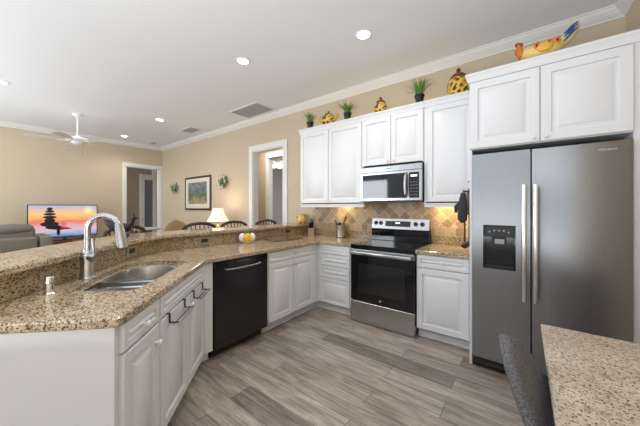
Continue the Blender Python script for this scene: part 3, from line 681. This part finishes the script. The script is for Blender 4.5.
t = thing('utensil_crock', 'stainless steel utensil crock on the counter left of the range', 'crock', (cx0, cy0, CT))
m = MB(); m.lathe([(.066, 0), (.070, .004), (.070, .175), (.072, .18), (.066, .18), (.066, .01), (0, .01)], n=28); m.build('body', STEEL, t)
m = MB(); m.lathe([(.0712, 0), (.0712, .008), (.070, .008)], (0, 0, .0), 28); m.build('base_ring', BPLAS, t)
z0 = CT+.012
utensil('spoon', (cx0-.02, cy0+.01, z0), (cx0+.10, cy0-.01, CT+.315), 'wooden spoon leaning right out of the steel crock', WOODM)
utensil('spatula', (cx0+.02, cy0, z0), (cx0-.085, cy0-.02, CT+.245), 'black spatula leaning left out of the steel crock', BPLAS)
utensil('ladle', (cx0, cy0-.02, z0), (cx0+.005, cy0-.04, CT+.235), 'black ladle upright in the front of the steel crock', BPLAS)
utensil('spoon', (cx0, cy0+.02, z0), (cx0+.045, cy0+.03, CT+.25), 'black spoon standing at the back of the steel crock', BPLAS)
# knife block
kx, ky = -1.055, -.115
t = thing('knife_block', 'small light wood knife block in the counter corner beside the raised bar', 'knife block', (kx, ky, CT), .7)
m = MB(); m.slab([(-.05, 0), (.05, 0), (.05, .055), (-.05, .11)], -.045, .045, [], .004, M=Matrix(((0, 0, 1, 0), (1, 0, 0, 0), (0, 1, 0, 0), (0, 0, 0, 1)))); m.build('block', plain('pale_speckled_wood', srgb(170, 148, 122), .4, 0, .3, 60), t)
for i, (u, v) in enumerate(((-.028, .0), (0, .0), (.028, .0), (-.015, .028), (.015, .028), (0, -.028))):
    p0 = Vector((u, v, .082-v*.55*1.0)); d = Vector((.3*u, -.30, 1)).normalized(); L_ = .13+.025*(i % 3)
    b = thing('kitchen_knife', 'black handled kitchen knife standing in the light wood knife block', 'knife', tuple(Vector((kx, ky, CT))+Matrix.Rotation(.7, 3, 'Z') @ p0), .7, 'knives in the knife block')
    m = MB(); m.tube([d*-.0, d*.02, d*L_*.6, d*L_], [.007, .0085, .0105, .009], 10); m.build('handle', BPLAS, b)
    m = MB(); m.tube([d*L_, d*(L_+.004)], [.0085, .006], 10); m.build('rivet_cap', NICK, b)
# sunflower pitcher at the wall end of the bar
t = thing('sunflower_pitcher', 'sunflower painted pottery pitcher at the wall end of the raised bar', 'pitcher', (-1.275, -.115, BZ1), .5)
m = MB(); m.lathe([(.055, 0), (.065, .01), (.078, .05), (.078, .10), (.066, .135), (.072, .155), (.067, .155), (.06, .135), (0, .13)], n=24); m.build('body', SUN, t)
m = MB(); m.tube([(.068, 0, .14), (.105, 0, .145), (.12, 0, .10), (.105, 0, .05), (.074, 0, .035)], .010, 10); m.build('handle', plain('olive_glaze', srgb(176, 160, 90), .2), t)
# fruit shaped shakers
t = thing('ceramic_fruit_dish', 'small white and yellow ceramic fruit cluster on the counter by the raised bar', 'fruit ornament', (-1.05, -1.36, CT), .6); t.scale = (1, 1, 1.35)
m = MB(); m.lathe([(.045, 0), (.06, .006), (.07, .014), (0, .012)], n=20); m.build('dish', PORC, t)
for nm, c, r, mt, sc_ in (('white_apple', (-.062, -.01, .052), .042, PORC, (1, 1, .95)), ('white_apple', (.045, .045, .052), .040, PORC, (1, 1, .95)), ('lemon', (.012, -.03, .05), .045, LEM, (1.05, 1, .95))):
    m = MB(); m.ball(c, r, sc=sc_); m.build(nm, mt, t)
m = MB()
for a in range(5): m.ball((.0+.018*math.cos(a*1.26), .0+.018*math.sin(a*1.26), .098), .016, sc=(1.1, .8, .6), u=10, v=6)
m.build('leaves', plain('bright_green_glaze', srgb(60, 130, 50), .3), t)
# granite cutting board
GRD = granite('granite_dark_board', srgb(160, 136, 108), srgb(118, 94, 72), srgb(70, 52, 40), srgb(34, 28, 24), amount=.9, fine=1.3)
t = tag(MB().slab([(-1.10, -1.04), (-.84, -1.13), (-.80, -.62), (-1.08, -.58)], CT, CT+.030, [], .004).build('cutting_board', GRD), 'granite cutting board lying on the counter against the bar splash', 'cutting board')
# outlets on the splash
def outlet(p, rz, label, mat):
    t = thing('wall_outlet', label, 'outlet', p, rz, 'outlets on the bar splash')
    m = MB(); m.box(-.078, .078, -.006, -.0005, -.046, .046, .002); m.build('cover_plate', mat, t)
    m = MB(); m.box(-.040, .040, -.009, -.006, -.020, .020, .0015); m.build('receptacle', BPLAS, t)
PL = plain('taupe_outlet_plate', srgb(150, 138, 118), .4)
outlet((-1.206, -1.83, .982), PI/2, 'horizontal taupe outlet on the bar splash left of the fruit ornament', PL)
outlet((-1.206, -.50, .990), PI/2, 'horizontal outlet on the bar splash by the cutting board', PL)
px_, py_ = ab(1.123, -3.602*.70711); outlet((px_, py_, .985), R135, 'horizontal outlet on the angled bar splash behind the faucet spout', PL)
# dark bird figurine on the bar
t = thing('bronze_bird_figurine', 'dark bronze bird figurine on the raised bar behind the faucet', 'figurine', (-1.30, -2.575, BZ1), PI*.30); t.scale = (.92, 1.3, 1.08)
m = MB(); m.tube([(-.16, 0, .15), (-.12, 0, .125), (-.06, 0, .085), (.0, 0, .07), (.055, 0, .08), (.085, 0, .115), (.095, 0, .145)], [.006, .028, .046, .05, .038, .02, .016], 16); m.ball((.10, 0, .158), .021, sc=(1.2, 1, 1)); m.tube([(.115, 0, .158), (.145, 0, .152)], [.009, .002], 8); m.tube([(.088, 0, .17), (.10, 0, .19), (.112, 0, .178)], [.006, .008, .004], 8); m.build('body', BRONZE, t)
m = MB(); m.lathe([(.05, 0), (.05, .012), (.03, .02), (.012, .03), (.012, .06)], n=18); m.build('base', BRONZE, t)
m = MB(); m.ball((.06, -.05, .024), .024, sc=(1.2, .9, 1)); tag_ = m.build('blue_egg', plain('slate_blue_glaze', srgb(60, 66, 84), .3), t)

# hooks and hanging tools on the refrigerator panel
PXP = 1.278
for i, (z, lb) in enumerate(((1.585, 'small black hook high on the white refrigerator side panel'), (1.52, 'small black hook below the other on the white refrigerator side panel'))):
    m = MB(); m.cyl((PXP, -.72, z), (PXP-.006, -.72, z), .012, n=14); m.tube([(PXP-.006, -.72, z), (PXP-.022, -.72, z-.004), (PXP-.022, -.72, z+.008)], .004, 8)
    tag(m.build('wall_hook', BPLAS), lb, 'hook', 'hooks on the refrigerator panel')
m = MB(); m.box(PXP-.010, PXP-.0005, -.76, -.46, 1.495, 1.515, .002)
for y_ in (-.735, -.648, -.575, -.485): m.tube([(PXP-.008, y_, 1.505), (PXP-.056, y_, 1.50), (PXP-.062, y_, 1.515)], .004, 8)
tag(m.build('hook_rail', IRON), 'small metal hook rail carrying kitchen tools on the refrigerator side panel', 'hook rail')
def mitt(y, x, mat, label, L_=.27, w_=.055):
    b = bmesh.new()
    t = thing('oven_mitt', label, 'oven mitt', (x, y, 1.485), 0, 'oven mitts hanging by the refrigerator')
    m = MB(); m.tube([(0, 0, 0), (0, -.004, -.05), (-.004, -.01, -L_*.6), (-.004, -.012, -L_*.9), (-.004, -.012, -L_)], [.018, .030, .040, .038, .014], 14); m.tube([(-.02, -.0, -.09), (-.055, -.005, -.13), (-.06, -.006, -.18)], [.022, .020, .010], 10); m.build('hand', mat, t)
    m = MB(); m.tube([(0, 0, 0), (.002, 0, .02)], [.004, .004], 8); m.build('loop', BPLAS, t)
DMIT = plain('charcoal_cotton', srgb(52, 54, 62), .9, 0, .3, 200); TMIT = plain('tan_leather', srgb(150, 112, 88), .7)
mitt(-.735, PXP-.06, DMIT, 'charcoal oven mitt hanging foremost on the refrigerator side panel'); mitt(-.575, PXP-.048, TMIT, 'tan oven mitt hanging behind the charcoal mitt on the refrigerator panel', .2)
for y_, x_, lb in ((-.648, PXP-.06, 'long black utensil hanging behind the charcoal mitt'), (-.485, PXP-.046, 'long dark utensil hanging below the tan mitt')):
    m = MB(); m.tube([(x_, y_, 1.50), (x_, y_, 1.03)], .007, 8); m.ball((x_, y_, 1.0), .034, sc=(.9, .9, .8), u=12, v=8); tag(m.build('hanging_ladle', IRON), lb, 'ladle', 'utensils hanging by the refrigerator')

# ------------------------------------------------------------------ granite table and chair in the foreground
TZ = .76
t = thing('granite_table', 'speckled granite topped table against the side wall in the foreground', 'table', (1.72, -2.9, 0))
m = MB(); m.slab([(0, -.5), (.630, -.5), (.630, 1.245), (0, 1.245)], TZ-.03, TZ, [], .005); m.build('tabletop', GRT, t)
m = MB(); m.box(.20, .62, -.4, 1.15, .0, TZ-.031, .004); m.build('base', WHITE, t)
t = thing('dining_chair', 'grey tweed upholstered chair with black legs pulled up to the granite table', 'chair', (1.885, -2.27, 0), -PI/2-.12)
# local: -y is the back of the chair is +y ; the chair faces -y... back panel built around y=+
def cushion(mb, w0, w1, h0, h1, y0, y1, th, n=16, curve=.05, tp=.72):
    """rounded tapered back panel: front and back skins, arched top"""
    b = bmesh.new(); rows = []
    for j in range(n+1):
        v = j/n; z = h0+(h1-h0)*v; hw = (w0+(w1-w0)*v)/2
        k = max(0, (v-tp)/(1-tp)); hw *= math.sqrt(max(1-k**1.9, .012))
        yc = y0+(y1-y0)*v; row = []
        for i in range(24):
            a = 2*PI*i/24; cx_ = math.copysign(abs(math.cos(a))**.55, math.cos(a)); sy_ = math.copysign(abs(math.sin(a))**.7, math.sin(a))
            x = hw*cx_; tk = th/2*(1-.35*k*k)
            row.append(b.verts.new((x, yc-curve*(x/.25)**2+tk*sy_, z)))
        rows.append(row)
    for a, c in zip(rows, rows[1:]):
        for i in range(24): b.faces.new((a[i], a[(i+1) % 24], c[(i+1) % 24], c[i]))
    b.faces.new(rows[0][::-1]); b.faces.new(rows[-1]); bmesh.ops.recalc_face_normals(b, faces=b.faces)
    return mb.merge(b)
# faces +y locally (towards the table after rotation), backrest at -y
cushion(MB(), .28, .42,   .34, .880, -.06, -.29, .065, curve=-.03, tp=.42).build('backrest', TWEED, t, ang=60)
m = MB(); m.box(-.23, .23, -.18, .25, .40, .49, .03, 3); m.build('seat', TWEED, t, ang=60)
m = MB(); m.tube([(-.15, -.24, .62), (-.15, -.18, .42), (-.15, -.08, .39), (.15, -.08, .39), (.15, -.18, .42), (.15, -.24, .62)], .010, 8); m.build('back_frame', IRON, t)
for sx_ in (-1, 1):
    for sy_ in (-1, 1):
        m = MB(); m.tube([(.17*sx_, .15*sy_, .40), (.21*sx_, .21*sy_, 0)], [.014, .010], 10); m.build('leg', IRON, t)

# ------------------------------------------------------------------ bar stools behind the bar
def stool_proto():
    t = thing('bar_stool', 'x', 'bar stool', (-1.78, -.235, 0), PI/2, 'arched wooden bar stools behind the raised bar')   # local -y faces +x (towards bar)
    m = MB()
    arch = [(-.25, .19, .92), (-.245, .20, 1.02), (-.21, .205, 1.08), (-.12, .21, 1.115), (0, .212, 1.127), (.12, .21, 1.115), (.21, .205, 1.08), (.245, .20, 1.02), (.25, .19, .92)]
    m.tube(arch, .022, 10); m.build('backrest', WOODD, t)
    for i in range(7):
        x = -.18+.06*i; z1 = 1.115-1.2*x*x
        m = MB(); m.tube([(x, .17, .72), (x, .19, .9), (x, .205, z1-.01)], [.008, .010, .008], 8); m.build('spindle', WOODD, t)
    for sx_ in (-1, 1):
        m = MB(); m.tube([(.22*sx_, .17, .72), (.25*sx_, .19, .93)], [.016, .018], 10); m.build('back_post', WOODD, t)
    m = MB(); m.lathe([(.20, .66), (.225, .68), (.225, .71), (.19, .735), (0, .74)], n=24); m.build('seat', FABT, t)
    for sx_ in (-1, 1):
        for sy_ in (-1, 1):
            m = MB(); m.tube([(.13*sx_, .13*sy_, .67), (.21*sx_, .21*sy_, 0)], [.018, .014], 10); m.build('leg', WOODD, t)
    m = MB(); m.tube([(.185*math.cos(a), .185*math.sin(a)*1.0, .28) for a in [2*PI*i/20 for i in range(21)]], .010, 8); m.build('foot_ring', BRASS, t)
    return t
s0 = stool_proto(); s0['label'] = 'dark arched bar stool nearest the hallway door casing'
copy_thing(s0, (-1.80, -.88, 0), PI/2, 'dark arched bar stool beside the lit table lamp')
copy_thing(s0, (-1.80, -1.47, 0), PI/2-.1, 'dark arched bar stool below the framed picture')
copy_thing(s0, (-1.92, -2.24, 0), PI/2+.3, 'dark arched bar stool behind the bronze bird figurine')

# ------------------------------------------------------------------ living room
def bxs(mb, *a, b=.04): return mb.box(*a, b, 3)
t = thing('sectional_sofa', 'taupe sectional sofa facing the television seen from behind', 'sofa', (-5.3, -3.6, 0))
m = MB(); bxs(m, -.80, .18, -1.1, .85, .06, .42); bxs(m, .02, .20, -1.1, .90, .30, .835); m.build('back_frame', FABS, t)
m = MB(); bxs(m, -.75, .20, .92, 1.09, .06, .835, b=.03); m.build('arm', FABS, t)
for i, y in enumerate((-1.08, -.42, .24)):
    m = MB(); m.tube([(-.05, y+.02, .98), (-.05, y+.06, .97), (-.05, y+.33, .97), (-.05, y+.58, .97), (-.05, y+.63, .98)], [.04, .085, .10, .085, .04], 14); m.box(-.17, .02, y+.01, y+.65, .48, 1.0, .06, 3); m.build('back_cushion', FABS, t, ang=60)
    m = MB(); bxs(m, -.80, -.15, y, y+.65, .40, .54, b=.05); m.build('seat_cushion', FABS, t, ang=60)
t = thing('armchair', 'brown upholstered armchair behind the faucet arc', 'armchair', (-4.25, -2.05, 0), -.3)
m = MB(); bxs(m, -.42, .42, -.42, .42, .08, .42); m.build('base', FABB, t)
cushion(MB(), .72, .66, .40, 1.02, .36, .42, .18, curve=-.0).build('backrest', FABB, t, ang=60)
for s_ in (-1, 1):
    m = MB(); m.box(s_*.42-.08, s_*.42+.08, -.42, .40, .20, .64, .05, 3); m.build('arm', FABB, t)
t = thing('armchair', 'tan upholstered armchair with curved back below the far doorway casing', 'armchair', (-3.55, -.84, 0), PI/2+.2)
m = MB(); bxs(m, -.36, .36, -.38, .38, .08, .42); m.build('base', FABT, t)
cushion(MB(), .60, .52, .40, 1.10, .34, .40, .12, curve=-.0).build('backrest', FABT, t, ang=60)
for s_ in (-1, 1):
    m = MB(); m.box(s_*.36-.05, s_*.36+.05, -.36, .36, .20, .62, .04, 3); m.build('arm', FABT, t)
t = thing('round_side_table', 'small round white topped table between the bar stools and the far doorway', 'side table', (-4.9, -1.15, 0))
m = MB(); m.lathe([(.28, 0), (.36, .02), (.36, .04), (0, .045)], (0, 0, .86), 28); m.build('tabletop', plain('pale_table', srgb(190, 184, 178), .4), t)
m = MB(); m.lathe([(.2, 0), (.2, .02), (.04, .05), (.03, .5), (.05, .86)], n=20); m.build('pedestal', WOODD, t)
# television on a console
t = thing('television', 'flat television showing a sunset with stacked stones', 'television', (-6.45, -2.145, .62), PI/2); t.scale = (.955, 1, 1)   # local -y faces +x
def tv_mat():
    m, N, L, B = nt('sunset_screen'); tc = N.new('ShaderNodeTexCoord'); sp = N.new('ShaderNodeSeparateXYZ'); L.new(tc.outputs['Object'], sp.inputs[0])
    zz = N.new('ShaderNodeMapRange'); zz.inputs[1].default_value = .10; zz.inputs[2].default_value = .76; L.new(sp.outputs['Z'], zz.inputs[0])
    n = noise(N, L, mapping(N, L, scale=(1.5, 1, 9)), 2.0, 3, .5)
    ad = N.new('ShaderNodeMath'); ad.operation = 'MULTIPLY_ADD'; ad.inputs[1].default_value = .22; L.new(n.outputs['Fac'], ad.inputs[0])
    sb = N.new('ShaderNodeMath'); sb.operation = 'SUBTRACT'; sb.inputs[1].default_value = .11; L.new(zz.outputs[0], sb.inputs[0]); L.new(sb.outputs[0], ad.inputs[2])
    rp = ramp(N, [(0, srgb(70, 110, 160)), (.07, srgb(150, 170, 200)), (.2, srgb(214, 196, 210)), (.36, srgb(232, 170, 170)), (.48, srgb(236, 120, 110)), (.56, srgb(250, 170, 110)), (.72, srgb(250, 205, 130)), (.88, srgb(235, 195, 170)), (1, srgb(170, 190, 220))]); L.new(ad.outputs[0], rp.inputs[0])
    def ell(cx_, cz_, rx, rz_):
        a = N.new('ShaderNodeVectorMath'); a.operation = 'SUBTRACT'; L.new(tc.outputs['Object'], a.inputs[0]); a.inputs[1].default_value = (cx_, 0, cz_)
        b = N.new('ShaderNodeVectorMath'); b.operation = 'MULTIPLY'; L.new(a.outputs[0], b.inputs[0]); b.inputs[1].default_value = (1/rx, 0, 1/rz_)
        l_ = N.new('ShaderNodeVectorMath'); l_.operation = 'LENGTH'; L.new(b.outputs[0], l_.inputs[0])
        q = N.new('ShaderNodeMath'); q.operation = 'LESS_THAN'; L.new(l_.outputs['Value'], q.inputs[0]); q.inputs[1].default_value = 1; return q.outputs[0], l_.outputs['Value']
    col = rp.outputs[0]
    for e_ in ((-.25, .70, .05, .03), (-.25, .645, .075, .026), (-.25, .585, .10, .028), (-.25, .52, .11, .032), (-.25, .45, .09, .045), (-.25, .37, .15, .055), (-.18, .30, .14, .045), (-.08, .27, .15, .03), (.02, .26, .10, .012), (-.11, .20, .03, .08)):
        f_, _ = ell(*e_); col = mix(N, L, col, (.008, .006, .008, 1), f_)
    for e_, c_ in (((.42, .67, .055, .05), srgb(255, 240, 190)), ((.40, .26, .05, .10), srgb(255, 190, 120)), ((-.02, .34, .03, .05), srgb(235, 90, 90))):
        f_, dist = ell(*e_); sm = N.new('ShaderNodeMapRange'); sm.inputs[1].default_value = 0; sm.inputs[2].default_value = 2.2; sm.inputs[3].default_value = 1; sm.inputs[4].default_value = 0; L.new(dist, sm.inputs[0])
        col = mix(N, L, col, c_, sm.outputs[0])
    L.new(col, B.inputs['Emission Color']); B.inputs['Emission Strength'].default_value = 1.0; B.inputs['Base Color'].default_value = (.01, .01, .01, 1); B.inputs['Roughness'].default_value = .3
    return m
m = MB(); m.rings(1.19, .72, [(0, .04), (0, 0), (.013, 0), (.014, .004), (.016, .004)], Matrix.Translation((-.595, 0, .07))); m.build('bezel', BPLAS, t)
m = MB(); m.box(-.58, .58, .002, .0035, .085, .775); m.build('screen', tv_mat(), t)
m = MB(); m.box(-.10, .10, -.08, .14, 0, .012, .003); m.box(-.03, .03, .01, .035, .01, .09); m.build('stand', BPLAS, t)
t = thing('media_console', 'red brown wooden media console under the television', 'console', (-6.50, -2.0, 0), PI/2)
m = MB(); m.box(-.85, .85, -.20, .25, .58, .62, .005); m.build('top', WOODR, t)
m = MB(); m.box(-.82, .82, -.17, .24, .06, .58); m.build('body', WOODR, t)
for x0 in (-.80, -.26, .28): front(t, 'door', x0, x0+.52, .10, .56, -.17, (x0+.26, .33), BRASS, mat=WOODR)

# table lamp on a console behind the stools
t = thing('console_table', 'wooden console table with the lamp on it against the wall', 'console table', (-3.45, -.32, 0))
m = MB(); m.box(-.60, .60, -.22, .22, .80, .83, .006); m.build('top', WOODD, t)
m = MB(); m.box(-.56, .56, -.18, .18, .70, .80); m.build('apron', WOODD, t)
for sx_ in (-1, 1):
    for sy_ in (-1, 1):
        m = MB(); m.box(sx_*.54-.025, sx_*.54+.025, sy_*.17-.025, sy_*.17+.025, 0, .70, .004); m.build('leg', WOODD, t)
LX, LY = -3.27, -.38
t = thing('table_lamp', 'lit brass table lamp with a cream bell shade beside the framed picture', 'lamp', (LX, LY, .83))
m = MB(); m.lathe([(.075, 0), (.075, .012), (.03, .03), (.02, .06), (.045, .10), (.05, .13), (.025, .17), (.012, .19), (.012, .34), (.004, .36)], n=20); m.build('base', BRASS, t)
m = MB(); n_ = 32; b = bmesh.new(); R = []
for r, z in ((.205, .245), (.165, .31), (.125, .40), (.095, .505)): R.append([b.verts.new((r*(1+.02*(i % 2))*math.cos(2*PI*i/n_), r*(1+.02*(i % 2))*math.sin(2*PI*i/n_), z)) for i in range(n_)])
for a, c in zip(R, R[1:]):
    for i in range(n_): b.faces.new((a[i], a[(i+1) % n_], c[(i+1) % n_], c[i]))
m.merge(b); o = m.build('lamp_shade', SHADE, t); so = o.modifiers.new('thick', 'SOLIDIFY'); so.thickness = .003
m = MB(); m.ball((0, 0, .40), .03); m.build('bulb', BULB, t)
point('lamp_bulb_light', (LX, LY, .83+.50), 6, (1, .74, .45), .05)

# framed landscape
def art():
    m, N, L, B = nt('landscape_print'); tc = N.new('ShaderNodeTexCoord'); mp = mapping(N, L, scale=(3.2, 1, 5)); n = noise(N, L, mp, 2.6, 5, .65, 1.2)
    sp = N.new('ShaderNodeSeparateXYZ'); L.new(tc.outputs['Object'], sp.inputs[0])
    a = N.new('ShaderNodeMath'); a.operation = 'MULTIPLY_ADD'; a.inputs[1].default_value = .75; L.new(sp.outputs['Z'], a.inputs[0]); L.new(n.outputs['Fac'], a.inputs[2])
    rp = ramp(N, [(.22, srgb(150, 140, 96)), (.32, srgb(176, 166, 120)), (.40, srgb(120, 120, 90)), (.46, srgb(70, 74, 56)), (.52, srgb(110, 132, 136)), (.58, srgb(84, 96, 78)), (.64, srgb(160, 172, 176)), (.72, srgb(70, 72, 52)), (.8, srgb(120, 118, 84))]); L.new(a.outputs[0], rp.inputs[0])
    L.new(rp.outputs[0], B.inputs['Base Color']); B.inputs['Roughness'].default_value = .3; return m
t = thing('framed_picture', 'dark framed landscape print with white mat on the beige wall', 'picture', (-4.76, 0, 1.70))
m = MB(); m.rings(1.22, .83, [(0, -.001), (0, -.026), (.012, -.034), (.035, -.034), (.045, -.022), (.05, -.020)], Matrix.Translation((-.61, 0, -.415))); m.build('frame', WOODD, t)
m = MB(); m.box(-.565, .565, -.0215, -.0195, -.37, .37); m.build('mat_board', plain('ivory_mat', srgb(226, 218, 204), .6), t)
m = MB(); m.box(-.44, .44, -.0235, -.0214, -.26, .27); m.build('print', art(), t)
# ivy wall sconces
def sconce(x, z, label):
    t = thing('ivy_wall_sconce', label, 'wall sconce', (x, 0, z), 0, 'ivy wall sconces'); t.scale = (.85, .85, .85)
    m = MB(); m.tube([(.05, -.002, .18), (.05, -.02, .10), (.04, -.03, 0), (.02, -.03, -.12)], .008, 8); m.tube([(0, -.02, -.09), (-.10, -.08, -.08), (-.12, -.09, -.02)], .007, 8); m.tube([(0, -.02, -.09), (.12, -.08, -.09), (.13, -.09, -.03)], .007, 8); m.build('bracket', IRON, t)
    for xx, zz in ((-.12, -.02), (.13, -.03)):
        m = MB(); m.lathe([(.025, 0), (.035, .01), (.042, .10), (.038, .10), (.03, .01), (0, .01)], (xx, -.09, zz), 16); m.build('cup', plain('pale_green_glass', srgb(140, 160, 130), .1), t)
    b = bmesh.new()
    for k in range(60):
        p = Vector((random.gauss(.02, .085), -.05-random.random()*.06, random.gauss(.0, .075))); r = .016+.012*random.random()
        u = Vector((random.uniform(-1, 1), random.uniform(-.4, .4), random.uniform(-1, 1))).normalized(); v = u.cross(Vector((random.uniform(-.4, .4), -1, random.uniform(-.4, .4)))).normalized()
        b.faces.new([b.verts.new(p+q) for q in (u*r*1.4, v*r, -u*r, -v*r)])
    m = MB(); m.merge(b); m.build('ivy_leaves', GLEAF2, t)
sconce(-5.92, 1.88, 'ivy wall sconce between the far corner doorway and the framed picture'); sconce(-3.60, 1.90, 'ivy wall sconce above the lit table lamp')

# ------------------------------------------------------------------ ceiling fixtures
def downlight(x, y, label, power=22):
    t = thing('recessed_downlight', label, 'downlight', (x, y, CEIL), 0, 'recessed ceiling downlights')
    m = MB(); m.lathe([(.062, -.003), (.066, -.008), (.085, -.006), (.088, 0), (.062, 0)], n=28); m.build('trim_ring', TRIM, t)
    m = MB(); m.lathe([(.061, -.001), (.061, -.004), (0, -.0045)], n=24); m.build('lens', LED, t)
    if power: point('downlight_lamp', (x, y, CEIL-.05), power, (1, .93, .84), .06, 2.4)
downlight(-1.0, -1.46, 'lit downlight above the dishwasher, left of the brightest one'); downlight(.37, -1.03, 'lit downlight nearest the camera in front of the microwave')
downlight(-4.1, -1.14, 'lit downlight between the two ceiling vents and the fan'); downlight(-6.1, -1.14, 'lit downlight above the far doorway'); downlight(-4.1, -3.17, 'lit downlight cut by the left edge of the photo')
def vent(x0, x1, y0, y1, label, n, mat):
    t = thing('ceiling_vent', label, 'vent', ((x0+x1)/2, (y0+y1)/2, CEIL)); w_ = x1-x0; d_ = y1-y0
    m = MB(); m.slab([(-w_/2, -d_/2), (w_/2, -d_/2), (w_/2, d_/2), (-w_/2, d_/2)], -.012, -.0005, [[(-w_/2+.03, -d_/2+.03), (-w_/2+.03, d_/2-.03), (w_/2-.03, d_/2-.03), (w_/2-.03, -d_/2+.03)][::-1]], .0); m.build('frame', TRIM, t)
    m = MB(); m.box(-w_/2+.03, w_/2-.03, -d_/2+.03, d_/2-.03, -.003, -.001); m.build('backing', mat, t)
    m = MB()
    for k in range(n):
        y = -d_/2+.03+(d_-.06)*(k+.5)/n; m.box(-w_/2+.03, w_/2-.03, y-.006, y+.004, -.010, -.004)
    m.build('louvres', mat, t)
VG = plain('return_grille_grey', srgb(176, 174, 172), .6)
vent(-2.62, -1.84, -.575, -.13, 'large square return air grille on the ceiling near the crown moulding', 22, VG)
vent(-4.55, -4.05, -.56, -.26, 'small ceiling air vent left of the large return grille', 8, VG); vent(-6.45, -6.15, -.50, -.32, 'tiny ceiling air vent near the far corner', 5, VG)

def fan(loc, rz, r, label, mat, rod=.28, globes=False):
    t = thing('ceiling_fan', label, 'ceiling fan', loc, rz)
    m = MB(); m.lathe([(0, 0), (.075, 0), (.07, -.03), (.03, -.06), (.013, -.065)][::-1], n=20); m.build('canopy', TRIM, t)
    m = MB(); m.cyl((0, 0, -.05), (0, 0, -rod), .012, n=12); m.build('downrod', TRIM, t)
    z = -rod
    m = MB(); m.lathe([(.02, z+.02), (.06, z), (.15, z-.03), (.17, z-.06), (.15, z-.085), (.08, z-.10), (0, z-.10)][::-1], n=28); m.build('motor', TRIM, t)
    for k in range(5):
        a = 2*PI*k/5; M = Matrix.Rotation(a, 4, 'Z') @ Matrix.Translation((0, 0, z-.085)) @ Matrix.Rotation(.20, 4, 'X')
        m = MB(); m.slab([(.22, -.05), (r-.04, -.07), (r, -.04), (r, .04), (r-.04, .07), (.22, .05)], -.003, .003, [], .001, M=M); bl = m.build('blade', mat, t)
        m = MB(); m.box(.10, .27, -.018, .018, -.008, -.003, .001, M=M); m.build('blade_iron', TRIM, bl)
    m = MB(); m.lathe([(.0, z-.15), (.05, z-.145), (.085, z-.125), (.09, z-.10), (0, z-.10)], n=24); m.build('light_kit', TRIM, t)
    if globes:
        for k in range(4):
            a = 2*PI*k/4+.4; m = MB(); m.lathe([(.03, 0), (.05, -.05), (.065, -.11), (.05, -.115), (0, -.10)][::-1], (.14*math.cos(a), .14*math.sin(a), z-.12), 16); m.build('globe', BULB, t)
    else:
        m = MB(); m.cyl((.06, -.03, z-.13), (.06, -.03, z-.30), .0025, n=6); m.ball((.06, -.03, z-.31), .012, u=8, v=6); m.build('pull_chain', BRASS, t)
    return t
fan((-4.99, -2.206, CEIL), math.radians(110), .68, 'white ceiling fan with light grey blades over the living room', plain('fan_blade_white', srgb(206, 200, 192), .5), .42)
fan((-4.55, 2.5, CEIL), 0, .65, 'white ceiling fan with lit globes seen through the hallway door', TRIM, .25, True)
# warm under-cabinet lights
def puck(x, y, label, p):
    t = thing('under_cabinet_light', label, 'puck light', (x, y, 1.401)); m = MB(); m.lathe([(.0, -.012), (.028, -.012), (.033, -.008), (.033, 0)], n=18); m.build('housing', TRIM, t)
    m = MB(); m.lathe([(0, -.014), (.024, -.0135), (.025, -.012)], n=16); m.build('lens', BULB, t)
    point('puck_lamp', (x, y, 1.375), p, (1, .72, .30), .03)
puck(-.48, -.13, 'small warm puck light under the upper cabinet above the utensil crock', 2.2)
puck(.92, -.13, 'small warm puck light under the upper cabinet left of the refrigerator', 2.6); puck(1.14, -.13, 'small warm puck light closest to the refrigerator panel', 2.6)
area('cabinet_top_warm_fill', (.05, -.07, 2.56), (PI, 0, 0), 2.2, .03, .9, (1, .76, .36))  # added warm uplight to turn the wall above the cabinets golden, no fixture
# added fill panels near the ceiling, brightening the rooms beyond the doorways
area('hallway_fill', (-3.1, .68, 2.9), (0, 0, 0), 1.5, .8, 22, (1, .95, .88)); area('bedroom_fill', (-4.0, 3.6, 2.9), (0, 0, 0), 2.5, 2, 90, (1, .97, .93)); area('study_fill', (-7.6, -1.6, 2.9), (0, 0, 0), 1.0, 1.5, 12, (1, .95, .9))
